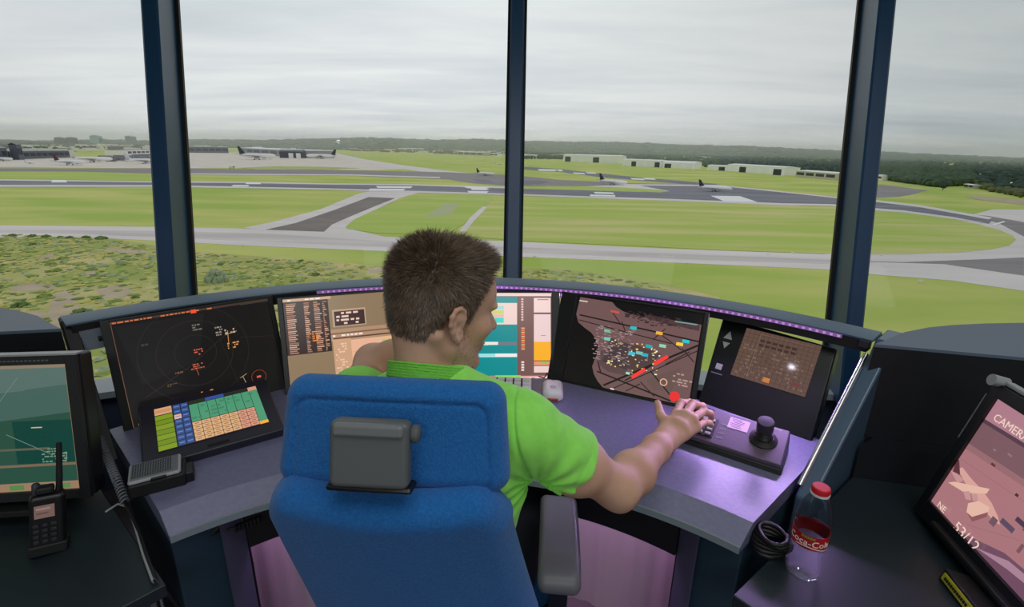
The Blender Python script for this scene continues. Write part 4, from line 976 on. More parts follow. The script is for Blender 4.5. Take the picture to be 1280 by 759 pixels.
for l in ((.05, .22, .99, .30, .005), (.05, .28, .80, .37, .003), (.34, .96, .99, .34, .0065), (.42, .97, .99, .40, .003), (.27, .82, .86, .97, .005), (.26, .70, .30, .82, .004), (.52, .97, .62, .86, .003), (.68, .70, .90, .97, .004), (.70, .28, .88, .42, .003),
          (.40, .22, .46, .37, .003), (.74, .22, .66, .36, .003), (.88, .40, .98, .52, .003), (.62, .84, .74, .96, .003), (.78, .60, .94, .42, .003), (.50, .86, .70, .62, .004), (.32, .14, .40, .26, .003)):
    els.append(('l', *l, RWY))
for _ in range(70):
    u_, v_ = rr.uniform(.28, .74), rr.uniform(.42, .76)
    els.append(('r', u_, v_, u_ + rr.uniform(.005, .02), v_ + rr.uniform(.005, .016), rr.choice([(250, 232, 150), (250, 214, 90), (240, 240, 220), (170, 150, 140), (255, 240, 190)])))
for _ in range(80):
    u_, v_ = rr.uniform(.40, .90), rr.uniform(.08, .2)
    els.append(('r', u_, v_, u_ + rr.uniform(.01, .04), v_ + rr.uniform(.005, .018), (60, 42, 46)))
for _ in range(150):
    u_, v_ = rr.uniform(.20, .50), rr.uniform(.28, .68)
    els.append(('r', u_, v_, u_ + rr.uniform(.01, .03), v_ + rr.uniform(.005, .014), rr.choice([(150, 122, 122), (140, 112, 110), (164, 140, 138)])))
for a, b, col in ((.30, .35, (110, 190, 160)), (.31, .44, (120, 200, 190)), (.50, .27, (40, 190, 196)), (.70, .28, (236, 176, 60)), (.90, .32, (40, 196, 206)), (.86, .36, (250, 206, 60)), (.64, .44, (30, 170, 176)), (.74, .41, (140, 210, 170)), (.62, .54, (40, 180, 190)), (.52, .55, (70, 190, 210)), (.575, .53, (120, 190, 186))):
    els.append(('r', a - .025, b - .017, a + .025, b + .017, col))
els += [('p', [(.30, .11), (.37, .115), (.37, .14), (.30, .132)], (206, 84, 78)), ('l', .70, .62, .79, .51, .011, (250, 60, 56)), ('l', .55, .81, .64, .69, .011, (250, 60, 56)), ('c', .885, .915, .016, .016, (236, 50, 50)), ('r', .03, .05, .10, .065, (210, 190, 180)), ('r', .80, .12, .96, .135, (120, 150, 150)),
        ('c', .79, .79, .012, .003, (240, 180, 150)), ('r', .50, .76, .53, .785, (170, 220, 200)), ('r', .40, .97, .43, .985, (230, 220, 220))]
els += glyphs(.85, .66, .99, .80, 5, (176, 150, 140), .6, .02, rr)
make_monitor('ground map display with coloured labels and red runway bars beside the right arm', (.402, 1.557, .91), -.442, .368, .430, .306, els, bez=(.056, .014, .006, .016))
# 5 right touch panel in its tall black housing
def touch_housing():
    t = thing('touch_panel', 'brown tilted touch panel in a tall black housing at the right end of the console', 'touch panel', matrix=frame((.823, 1.43, .93), -.747, .587))
    q = [(-0.1935, 0.1044), (0.1487, 0.0857), (0.161, -0.2322), (-0.1699, -0.2489), (-0.1747, -0.189)]
    mb = MB(); mb.loft([[(x, y, z) for x, z in q] for y in (.0, .07)])
    mb.build('housing', M_blk, t, bevel=.006)
    W, H = .218, .165
    e = [('r', 0, 0, 1, 1, (98, 76, 66))]
    for k in range(15): e.append(('r', k / 15, 0, k / 15 + .006, 1, (76, 58, 52)))
    for k in range(12): e.append(('r', 0, k / 12, 1, k / 12 + .008, (76, 58, 52)))
    for a in range(6):
        for b in range(2):
            e.append(('r', .24 + a * .085, .16 + b * .09, .30 + a * .085, .21 + b * .09, (62, 46, 42)))
    e += glyphs(.05, .30, .97, .95, 9, (120, 96, 82), .35, .02, rr) + glyphs(.25, .4, .8, .7, 5, (84, 66, 58), .4, .03, rr) + [('r', .44, .86, .53, .95, (196, 124, 62)), ('r', .22, .06, .225, .9, (128, 104, 90)), ('r', .22, .06, .9, .065, (128, 104, 90)), ('r', .80, .8, .9, .86, (110, 60, 56))]
    mt = SCREEN.copy(); mt.name = 'glossy_display'; setp(mt.node_tree.nodes['Principled BSDF'], 'Roughness', .05)
    picture('screen', t, W, H, e, y=-.0015, mat_=mt)
    mk = mat('pale_print', (176, 176, 176), .5)
    mb = MB()
    mb.add([(-.168, -.001, .030), (-.140, -.001, .030), (-.154, -.001, .058)], [(0, 1, 2)]); mb.add([(-.166, -.001, .018), (-.142, -.001, .018), (-.154, -.001, -.004)], [(0, 1, 2)])
    mb.build('arrow_mark', mk, t)
    MB().box((-.150, -.001, -.068), (.020, .002, .020)).build('button', mk, t, bevel=.002)
    MB().box((-.150, -.0006, -.092), (.036, .0008, .003)).build('printed_mark', M_silver, t)
    return t
touch_housing()
# 6 left touch panel lying on the worktop
def left_touch():
    t = thing('touch_panel', 'colourful touch panel in a black frame lying on the left worktop', 'touch panel', matrix=frame((-.837, 1.23, .815), .63, 1.37))
    W, H = .257, .184
    q = [(-.165, -.135), (.162, -.135), (.162, .128), (-.165, .128)]
    mb = MB(); mb.loft([[(x, y, z) for x, z in q] for y in (.0, .03)]); mb.build('frame', mat('touch_frame', (38, 36, 50), .42), t, bevel=.006)
    # wedge foot down to the worktop
    inv = t.matrix_basis.inverted()
    lo = [inv @ Vector((p.x, p.y, .7605)) for p in (t.matrix_basis @ Vector((x * .86, .02, z * .86)) for x, z in q)]
    mb = MB(); mb.loft([[Vector((x * .86, .028, z * .86)) for x, z in q], lo]); mb.build('foot', M_blk2, t)
    e = [('r', 0, 0, 1, 1, (30, 34, 40)), ('r', 0, 0, .155, .17, (214, 160, 118)), ('r', .01, .05, .15, .12, (196, 142, 104))]
    for k in range(7): e.append(('r', 0, .19 + k * .116, .155, .295 + k * .116, ((126, 150, 30), (112, 138, 26))[k % 2]))
    for c_ in range(2):
        for k in range(8):
            e.append(('r', .168 + c_ * .072, .01 + k * .124, .232 + c_ * .072, .118 + k * .124, (52, 80, 140) if not (c_ == 0 and k == 2) else (226, 180, 160)))
            e.append(('r', .178 + c_ * .072, .05 + k * .124, .222 + c_ * .072, .07 + k * .124, (110, 134, 186)))
    e += [('r', .315, 0, .47, .085, (40, 44, 30)), ('r', .475, 0, .66, .085, (54, 78, 150)), ('r', .665, 0, .90, .06, (40, 40, 30)), ('r', .91, 0, 1, .12, (216, 150, 116))]
    for c_ in range(8):
        e.append(('r', .315 + c_ * .086, .10, .396 + c_ * .086, .95 if c_ == 7 else .53, (74, 150, 112)))
        if c_ < 7:
            for k in range(5):
                e.append(('r', .315 + c_ * .086, .545 + k * .09, .396 + c_ * .086, .625 + k * .09, (218, 170, 122) if c_ < 5 else (216, 150, 124)))
                e.append(('r', .335 + c_ * .086, .575 + k * .09, .375 + c_ * .086, .592 + k * .09, (130, 96, 76)))
    e += glyphs(.32, .14, .98, .5, 4, (64, 130, 98), .5, .03, rr) + [('r', .915, .93, 1, 1, (246, 170, 50))]
    picture('screen', t, W, H, e, y=-.0015)
    MB().box((.0, -.0006, -.118), (.05, .0015, .008)).build('latch', M_blk2, t)
left_touch()

# ------------------------------------------------------------------ camera keypad with joystick under the hand
def cctv():
    t = thing('camera_keypad', 'dark grey camera keypad with joystick under the man\'s right hand', 'keypad', matrix=frame((.605, 1.217, .812), -.608, 1.259))
    W, H = .298, .131
    P4 = [(-W / 2, -H / 2), (W / 2, -H / 2), (W / 2, H / 2), (-W / 2, H / 2)]
    inv = t.matrix_basis.inverted()
    lo = [inv @ Vector((p.x, p.y, .7605)) for p in (t.matrix_basis @ Vector((x * 1.03, 0, z * 1.04)) for x, z in P4)]
    md = [(x * 1.0, .014, z * 1.0) for x, z in P4]
    mb = MB(); mb.loft([[(x * .985, 0, z * .97) for x, z in P4], md]); mb.build('top_plate', mat('keypad_grey', (92, 80, 96), .36), t, bevel=.003)
    mb = MB(); mb.loft([[Vector((x, .0145, z)) for x, z in P4], lo]); mb.build('base', M_blk, t, bevel=.005)
    MB().box((-.092, -.002, .046), (.088, .004, .026)).build('display_frame', M_blk, t, bevel=.001)
    picture('display', t, .074, .014, [('r', 0, 0, 1, 1, (92, 110, 36)), ('r', .05, .5, .9, .7, (70, 90, 26))], y=-.0045, cx=-.092, cz=.046)
    kx, kz = -.083, -.012
    MB().box((kx, -.001, kz), (.112, .003, .074)).build('key_field', M_blk, t, bevel=.001)
    km = mat('key_cap', (176, 176, 172), .4)
    for i in range(5):
        for j in range(4):
            MB().box((kx - .042 + i * .021, -.005, kz + .026 - j * .0175), (.0145, .006, .0095)).build('key', km, t, bevel=.0015, seg=1)
    for j in range(4):
        MB().box((-.010, -.0008, kz + .026 - j * .0175), (.018, .0006, .003)).build('key_legend', M_silver, t)
    nt_ = MB().box((.024, -.001, .030), (.052, .001, .042)).build('paper_note', mat('note_paper', (206, 176, 200), .7), t)
    mb = MB()
    for k in range(6):
        mb.box((.024 - rr.uniform(0, .008), -.0018, .046 - k * .006), (.034 - rr.uniform(0, .012), .0004, .0014))
    mb.build('handwriting', mat('ink', (110, 80, 110), .7), nt_)
    jm = Matrix(((1, 0, 0), (0, 0, -1), (0, 1, 0)))
    MB().lathe([(.035, -.002), (.035, .004), (.030, .007), (.025, .012)], (.092, 0, .005), 28, jm).build('joystick_ring', M_blk2, t, smooth=30)
    MB().lathe([(.026, .006), (.022, .014), (.023, .016), (.018, .022), (.019, .024), (.013, .032)], (.092, 0, .005), 24, jm).build('joystick_boot', M_blk, t, smooth=30)
    MB().lathe([(.011, .030), (.017, .034), (.021, .040), (.021, .066), (.0195, .069), (.006, .070)], (.092, 0, .005), 28, jm).build('joystick_knob', M_dkg, t, smooth=30)
    MB().box((.118, -.0006, .055), (.02, .0004, .003)).build('printed_mark', M_silver, t)
cctv()

# ------------------------------------------------------------------ keyboard and mouse
def keyboard():
    x0, y0 = -.145, 1.492
    t = thing('keyboard', 'white keyboard on the worktop before the teal display', 'keyboard', matrix=Matrix.Translation((x0, y0, .7645)) @ Matrix.Rotation(R(-2), 4, 'Z'))
    MB().loft([[(sx * .215, -.065, 0), (sx * .215, .065, 0), (sx * .215, .065, .034), (sx * .215, -.065, .014)] for sx in (-1, 1)]).build('base', M_white_p, t, bevel=.006)
    for j in range(5):
        for i in range(15):
            MB().box((-.196 + i * .028, -.050 + j * .0235, .0205 + j * .0036), (.0225, .0185, .008)).build('key', M_white_p, t)
    MB().loft([[(sx * .207, -.060, .0155), (sx * .207, .058, .0335), (sx * .207, .058, .0345), (sx * .207, -.060, .0165)] for sx in (-1, 1)]).build('key_bed', M_dkg, t)
    MB().box((-.05, .060, .0335), (.12, .006, .0022)).build('printed_strip', M_dkg, t)
keyboard()
def mouse():
    F_ = Field((-.045, -.07, -.005), (.045, .07, .05), .003)
    F_.add(rbox((0, -.002, .010), (.034, .056, .026), .022), .004); F_.cut(rbox((0, -.09, .06), (.06, .05, .03), .02), .02); F_.cut(rbox((0, 0, -.05), (.1, .1, .05), .001))
    V, Q = F_.mesh()
    t = thing('mouse', 'white computer mouse with a red strip beside the keyboard', 'mouse', matrix=Matrix.Translation((.142, 1.497, .7655)) @ Matrix.Rotation(R(176), 4, 'Z'))
    np_mesh('shell', V, Q, M_white_p, t)
    F2 = Field((-.04, .01, .0), (.04, .065, .04), .003); F2.add(ell((0, .018, .012), (.022, .030, .0275)), .004); V, Q = F2.mesh(); np_mesh('palm_rest', V, Q, mat('mouse_grey', (186, 176, 186), .4), t)
    MB().lathe([(.006, -.004), (.006, .004)], (0, -.034, .030), 12, Matrix(((0, 0, 1), (1, 0, 0), (0, 1, 0)))).build('wheel', M_dkg, t)
    MB().box((0, .052, .008), (.036, .012, .007)).build('red_strip', mat('red_plastic', (190, 30, 24), .4), t, bevel=.003)
    MB().tube([(0, -.058, .012), (.006, -.085, .03), (.02, -.10, .028), (.03, -.11, .004), (.06, -.125, .004)], .0022, 6).build('cable', M_cable, t)
mouse()

# a small spotlight in the ceiling, mirrored in the right touch panel
sp_ = thing('ceiling_spotlight', 'small round spotlight set in the ceiling left of the operator', 'spotlight', (-1.171, .107, WZ1))
MB().lathe([(.05, -.012), (.06, -.004), (.06, .018), (.05, .018)], n=24).build('housing', M_silver, sp_, smooth=40)
MB().lathe([(.001, -.018), (.022, -.018), (.022, -.012), (.001, -.012)], n=24).build('lamp', mat('spot_lamp', (255, 255, 255), .5, emit=((250, 240, 255), 70.0)), sp_)

# ------------------------------------------------------------------ loudspeaker box on the left worktop
def speaker_box():
    m = Matrix.Translation((-.838, 1.005, .7605)) @ Matrix.Rotation(R(31), 4, 'Z')
    t = thing('loudspeaker', 'small black desk loudspeaker with silver rimmed grille on the left worktop', 'loudspeaker', matrix=m)
    MB().box((0, 0, .019), (.112, .074, .036)).build('base', M_blk2, t, bevel=.006)
    tilt = Matrix.Rotation(R(10), 3, 'X')
    MB().box((-.004, .002, .043), (.104, .066, .011), tilt).build('rim', M_silver, t, bevel=.0055, seg=3)
    g = MB().box((-.004, .001, .0495), (.093, .054, .003), tilt).build('grille', mat('grille_grey', (98, 102, 108), .5), t, bevel=.003)
    mb = MB()
    for i in range(16):
        for j in range(8):
            mb.box(Vector((-.004, .001, .0495)) + tilt @ Vector((-.042 + i * .0035 * 1.4, -.021 + j * .006, .0018)), (.0028, .0034, .0008), tilt)
    mb.build('grille_holes', M_blk, g, kind='stuff')
    MB().box((.004, -.036, .041), (.03, .006, .008)).build('latch', M_blk, t, bevel=.002)
    MB().box((.062, -.004, .016), (.018, .05, .03)).build('side_clip', M_blk, t, bevel=.004)
speaker_box()

# ------------------------------------------------------------------ wing consoles to either side
WZ = .70
M_cowl = mat('cowl_navy', (11, 14, 24), .55); M_cowltop = mat('cowl_top', (92, 106, 126), .45); M_wdesk = mat('wing_worktop', (28, 38, 44), .42)
mirror = lambda x, s: x if s > 0 else 2 * OX - x
def wing(s, label):
    t = thing('wing_console', label, 'console', (mirror(.9, s), .9, 0))
    X = lambda pts: [(mirror(x, s), y) for x, y in pts]
    A, B, = (0.9579, 1.2207), (1.2809, 1.1475)
    d = (Vector(B) - Vector(A)); far = Vector(A) + d * 2.9
    rear = [(0.9986, 1.2453), (1.1084, 1.3174), (1.2116, 1.362), (1.3028, 1.3874), (1.4158, 1.4076), (1.55, 1.4222)]
    body = [A, tuple(far), (far.x + .12, far.y + .35), (1.75, 1.36)] + rear[::-1]
    MB().prism(X(body), .80, 1.066).build('cowl', M_cowl, t, world=True)
    MB().prism(X(body), 1.066, 1.074).build('cowl_top', M_cowltop, t, world=True)
    n = Vector((d.y, -d.x)).normalized()
    n = n if n.y < 0 else -n
    lower = [(A[0] + n.x * .05 + .005, A[1] + n.y * .05), (far.x + n.x * .05, far.y + n.y * .05), (far.x + .1, far.y + .3), (1.2, 1.32)]
    MB().prism(X(lower), 0, .80).build('lower_body', M_cowl, t, world=True)
    C0 = (0.4551, 0.7788)
    # the desk: inner edge runs out along the neighbour's end panel, front edge square to it
    e = (.66, -.75)
    desk = [C0, (C0[0] + e[0] * .75, C0[1] + e[1] * .75), (far.x, far.y - .05), (A[0] + n.x * .05 + .005, A[1] + n.y * .05)]
    MB().prism(X(desk), WZ - .03, WZ).build('worktop', M_wdesk, t, world=True, bevel=.003)
    ins = [(C0[0] + .10, C0[1] + .06), (C0[0] + e[0] * .7 + .1, C0[1] + e[1] * .7 + .1), (far.x, far.y - .06), (A[0], A[1] - .06)]
    MB().prism(X(ins), 0, WZ - .03).build('pedestal', M_ped, t, world=True)
    return t
wing(1, 'dark wing console with a curved grey top at the right, under the bottle')
wing(-1, 'dark wing console with a curved grey top at the far left')

# right wing monitor: apron camera
pk = lambda r, g, b: (r, g, b)
els = [('r', 0, 0, 1, 1, (168, 116, 122)), ('r', 0, 0, 1, .20, (172, 122, 136)), ('p', [(0, .20), (1, .12), (1, .30), (0, .42)], (122, 88, 96)), ('p', [(0, .19), (1, .11), (1, .14), (0, .22)], (84, 60, 72)),
       ('p', [(0, .42), (1, .30), (1, .34), (0, .47)], (150, 106, 110)), ('l', .0, .56, 1, .42, .0012, (150, 104, 108)), ('l', .2, .98, .9, .5, .0012, (152, 104, 108)),
       ('p', [(.30, .99), (.56, .86), (1, .80), (1, 1), (.30, 1)], (112, 76, 96)), ('p', [(.42, .99), (.60, .88), (1, .82), (1, .86), (.62, .93)], (170, 130, 150)), ('p', [(.74, .78), (1, .66), (1, .72), (.78, .82)], (90, 64, 84))]
W1, W2, W3 = (226, 182, 164), (214, 162, 152), (196, 146, 146)
els += [('p', [(0.0331, 0.6384), (0.0552, 0.6018), (0.1406, 0.6213), (0.2443, 0.6323), (0.3368, 0.6553), (0.4124, 0.6979), (0.4519, 0.7334), (0.4162, 0.7452), (0.3425, 0.7388), (0.2595, 0.7228), (0.1558, 0.6915)], W2), ('p', [(-0.0228, 0.5629), (0.011, 0.5798), (0.0661, 0.6544), (0.0675, 0.7164), (0.0168, 0.6857)], (96, 52, 60)), ('p', [(-0.0042, 0.6897), (0.0519, 0.668), (0.1137, 0.6709), (0.0893, 0.7267)], W3),
        ('p', [(0.0292, 0.7784), (0.0644, 0.7355), (0.2821, 0.5863), (0.2828, 0.6302), (0.1665, 0.743)], W1), ('p', [(0.2457, 0.8461), (0.2222, 0.7859), (0.2677, 0.7141), (0.3454, 0.6906), (0.3541, 0.726), (0.2918, 0.8413)], W1), ('p', [(0.2457, 0.8461), (0.2918, 0.8413), (0.3541, 0.726), (0.3627, 0.7613), (0.3088, 0.8685)], (140, 88, 92)), ('p', [(0.1516, 0.7426), (0.1867, 0.7066), (0.2275, 0.7492), (0.1946, 0.7762)], W3), ('p', [(0.2041, 0.7118), (0.2337, 0.6811), (0.2677, 0.7141), (0.2388, 0.7449)], W3)]
for a, b, ww, hh, c_ in ((.20, .42, .03, .018, (96, 50, 54)), (.42, .48, .02, .02, (70, 40, 50)), (.48, .44, .05, .04, (60, 40, 56)), (.56, .46, .06, .03, (190, 150, 150)), (.50, .60, .06, .035, (76, 56, 74)), (.44, .68, .09, .04, (92, 74, 96)), (.56, .62, .08, .03, (110, 84, 104)), (.62, .56, .04, .03, (220, 180, 176)), (.52, .36, .03, .04, (226, 60, 80)), (.50, .34, .02, .03, (200, 46, 66)), (.39, .72, .04, .06, (112, 84, 96)), (.60, .72, .02, .07, (120, 84, 92)), (.70, .66, .12, .012, (206, 160, 164)), (.25, .29, .03, .012, (150, 116, 120)), (.16, .33, .02, .01, (156, 120, 124))):
    els.append(('r', a, b, a + ww, b + hh, c_))
RM = make_monitor('monitor showing a pink apron camera picture at the lower right edge', (1.015, .817, .90), -1.745, .224, .364, .29, els, bez=(.022, .022, .030, .045), mount=0)
M_ltr = mat('screen_lettering', (20, 20, 20), .5, emit=((236, 206, 190), 1.0))
M_ltr2 = mat('screen_lettering_shadow', (10, 8, 10), .6)
def on_screen(txt, u_, v_, size, W, H, parent, m=None):
    return text_mesh(txt, size, 'screen_lettering', parent, m or M_ltr, (-W / 2 + u_ * W, -.0042, H / 2 - v_ * H), depth=.0002)
on_screen('CAMERA 0', 0.0639, 0.15, .024, .364, .29, RM)
on_screen('NE', 0.0719, 0.9805, .021, .364, .29, RM)
on_screen('53/12', 0.2479, 1.0105, .032, .364, .29, RM)
MB().box((0, .03, -.17), (.26, .10, .012)).build('stand_foot', M_blk2, RM, bevel=.004)
MB().box((0, .075, -.12), (.08, .03, .10)).build('stand_neck', M_blk2, RM, bevel=.004)
lb_ = MB().box((0.0548, -.060, -0.2037), (.085, .003, .016)).build('label_strip', mat('yellow_label', (176, 176, 40), .5), RM)
mb = MB()
for k in range(11): mb.box((0.0548 - .033 + k * .0062, -.062, -0.2037), (.0042, .001, .006))
mb.build('label_print', M_blk2, lb_)
MB().box((0.0548, -.02, -0.2037), (.10, .078, .03)).build('label_ledge', M_blk2, RM, bevel=.003)
MB().lathe([(.013, -.012), (.013, .02)], (-.197, .0, .178), 20, Matrix(((1, 0, 0), (0, 0, -1), (0, 1, 0)))).build('corner_knob', M_silver, RM, smooth=40)
MB().box((.0, .01, .181), (.38, .022, .010)).build('top_rail', M_silver, RM, bevel=.003)
MB().box((-.211, .0, .08), (.002, .004, .12)).build('edge_trim', M_silver, RM)

# left wing monitor: green radar
els = [('r', 0, 0, 1, 1, (38, 76, 62)), ('p', [(0, 0), (1, 0), (1, .38), (.55, .44), (.2, .50), (0, .9)], (66, 96, 88)), ('p', [(0, .0), (1, .0), (1, .16), (0, .3)], (84, 108, 102)), ('r', .66, .44, 1, .78, (10, 62, 54)), ('r', 0, 0, 1, .03, (134, 120, 100)), ('r', .985, 0, 1, 1, (160, 130, 100)), ('r', 0, .935, 1, 1, (150, 120, 96)),
       ('r', 0, .785, 1, .805, (120, 100, 80)), ('r', 0, .655, .85, .672, (92, 92, 76)), ('l', .62, .54, .86, .72, .0016, (110, 130, 116)), ('l', .72, .10, .52, .42, .0012, (110, 128, 118)), ('l', .5, .22, .75, .2, .001, (100, 118, 108)), ('l', .88, .72, .94, .70, .0014, (140, 160, 140)), ('l', .94, .70, .93, .78, .0014, (140, 160, 140)), ('r', .76, .49, .82, .498, (190, 190, 160))]
els += glyphs(.80, .66, .94, .78, 6, (110, 140, 120), .5, .012, rr) + [('r', .60 + k * .13, .95, .68 + k * .13, .99, ((86, 130, 74), (70, 80, 70), (90, 130, 80))[k]) for k in range(3)]
LM = make_monitor('monitor showing a dark green radar picture at the left edge', (-1.194, .979, .916), .129, .181, .376, .30, els, bez=(.024, .022, .020, .022), mount=0, bezm=mat('bezel_dark_grey', (30, 30, 34), .5))
mb = MB()
for k in range(12): mb.box((.06 + k * .0085, -.0065, .160), (.006, .0006, .0035))
mb.build('printed_mark', mat('faint_print', (96, 98, 100), .5), LM)
MB().box((0, .01, .1725), (.425, .03, .004)).build('top_rail', M_silver, LM)
MB().box((0, .04, -.19), (.24, .14, .016)).build('stand_foot', M_blk2, LM, bevel=.004)
MB().box((0, .05, -.16), (.08, .03, .09)).build('stand_neck', M_blk2, LM, bevel=.004)

# ------------------------------------------------------------------ hand-held radio standing on the left wing desk
def radio():
    t = thing('handheld_radio', 'black hand-held radio with a stub aerial standing on the left wing desk', 'radio', matrix=Matrix.Translation((*(-0.9916, 0.8597), WZ)) @ Matrix.Rotation(R(38), 4, 'Z') @ Matrix.Rotation(R(-8), 4, 'X') @ Matrix.Rotation(R(9), 4, 'Y'))
    MB().box((0, 0, .066), (.058, .036, .130)).build('body', M_blk, t, bevel=.009, seg=3)
    MB().box((-.004, .0, .139), (.030, .026, .016)).build('top_cap', M_blk2, t, bevel=.005)
    MB().tube([(.018, .004, .13), (.019, .004, .16), (.020, .006, .235)], .0068, 12, .0050).build('aerial', M_blk2, t, smooth=40)
    MB().lathe([(.007, .13), (.007, .152), (.005, .155)], (-.018, .0, 0), 14).build('knob', M_dkg, t, smooth=40)
    picture('display', t, .032, .028, [('r', 0, 0, 1, 1, (112, 88, 82)), ('r', .1, .2, .8, .35, (140, 116, 106)), ('r', .1, .55, .7, .7, (90, 70, 66))], y=-.0188, cx=-.004, cz=.098)
    for i in range(3):
        for j in range(5):
            MB().box((-.018 + i * .014, -.019, .068 - j * .012), (.010, .003, .007)).build('key', M_dkg, t, bevel=.001, seg=1)
    MB().box((0, -.0, .012), (.064, .044, .024)).build('charger_cup', M_blk2, t, bevel=.004)
radio()

# ------------------------------------------------------------------ coiled cord and cables at the left
def helix(pts, rad, turns, n=14):
    P = [Vector(p) for p in pts]; L = [0]
    for a, b in zip(P, P[1:]): L.append(L[-1] + (b - a).length)
    out = []; N = turns * n
    for i in range(N + 1):
        d = L[-1] * i / N
        k = max(j for j in range(len(L)) if L[j] <= d + 1e-9); k = min(k, len(P) - 2)
        q = P[k].lerp(P[k + 1], (d - L[k]) / (L[k + 1] - L[k])); dr = (P[k + 1] - P[k]).normalized()
        a = dr.cross(Vector((0, 0, 1))).normalized(); b = dr.cross(a); th = 2 * PI * i / n
        out.append(q + (a * math.cos(th) + b * math.sin(th)) * rad)
    return out
c0 = [(-1.0811, 1.1349, 0.8), (-1.022, 1.0807, 0.78), (-0.9495, 1.0136, 0.765), (-0.8979, 0.9659, 0.74)]
tag(MB().tube(helix(c0, .0085, 26, 10), .0023, 5).build('coiled_cord', mat('cord_grey', (112, 116, 122), .35), smooth=60), 'black coiled handset cord hanging at the left end of the worktop', 'cord')
c1 = [(-1.1328, 1.1788, 0.84), (-1.0983, 1.1457, 0.8), (-0.9883, 1.0435, 0.765), (-0.8935, 0.9612, 0.735), (-0.8212, 0.8984, 0.72), (-0.7605, 0.8354, 0.712), (-0.7093, 0.7853, 0.71), (-0.692, 0.7756, 0.69), (-0.7091, 0.8136, 0.62), (-0.7367, 0.8602, 0.52)]
tag(MB().tube(c1, .0035, 7).build('cable', M_cable, smooth=60), 'thick black cable running down past the left worktop corner', 'cable')
c2 = [(-0.9576, 0.9724, 0.706), (-0.9384, 0.9898, 0.715), (-0.8967, 0.9677, 0.725), (-0.8357, 0.9073, 0.716), (-0.7736, 0.8415, 0.71), (-0.7096, 0.7785, 0.709), (-0.7013, 0.777, 0.68), (-0.7536, 0.8344, 0.55)]
tag(MB().tube(c2, .0028, 7).build('cable', M_silver, smooth=60), 'thin grey cable looped beside the coiled cord', 'cable')
c3 = [(-0.784, 0.84, 0.62), (-0.7949, 0.8515, 0.58), (-0.826, 0.8754, 0.5)]
tag(MB().tube(c3, .0028, 7).build('cable', M_cable, smooth=60), 'short black cable hanging from the left wing desk corner', 'cable')
# grey box beside the left touch panel foot, black cradle by the post
# headset hanging under the left worktop edge
hs = thing('headset', 'black headset hung under the left worktop edge', 'headset', (-0.7354, 0.9664, 0.67))
h = [(-0.7853, 0.952, 0.7), (-0.777, 0.9494, 0.675), (-0.7528, 0.9487, 0.66), (-0.7256, 0.9523, 0.655), (-0.7005, 0.9628, 0.66), (-0.6855, 0.9722, 0.68), (-0.6856, 0.9814, 0.7)]
MB().tube(h, .005, 8).build('headband', M_blk2, hs, world=True, smooth=60)
MB().tube([(-0.7755, 0.9579, 0.672), (-0.7421, 0.958, 0.668), (-0.711, 0.9651, 0.674)], .013, 10).build('ear_cushion', M_blk, hs, world=True, smooth=60)
MB().tube([(-0.6864, 0.9809, 0.705), (-0.6778, 0.9716, 0.69)], .007, 8).build('hook', M_dkg, hs, world=True, smooth=60)
ch = thing('cable_chain', 'short black cable chain under the worktop left of the chair', 'cable', (-0.6457, 0.9933, 0.66))
for i in range(7):
    f_ = i / 6
    a = Vector((-0.656, 0.9796, 0.66)).lerp(Vector((-0.61, 0.9992, 0.67)), f_)
    MB().box(a, (.008, .014, .018)).build('chain_link', M_blk2, ch, world=True, bevel=.002, seg=1)
MB().tube([(-0.6975, 0.9581, 0.662), (-0.6779, 0.9793, 0.655), (-0.6511, 0.9851, 0.66), (-0.61, 0.9992, 0.67)], .003, 6).build('lead', M_cable, ch, world=True, smooth=60)

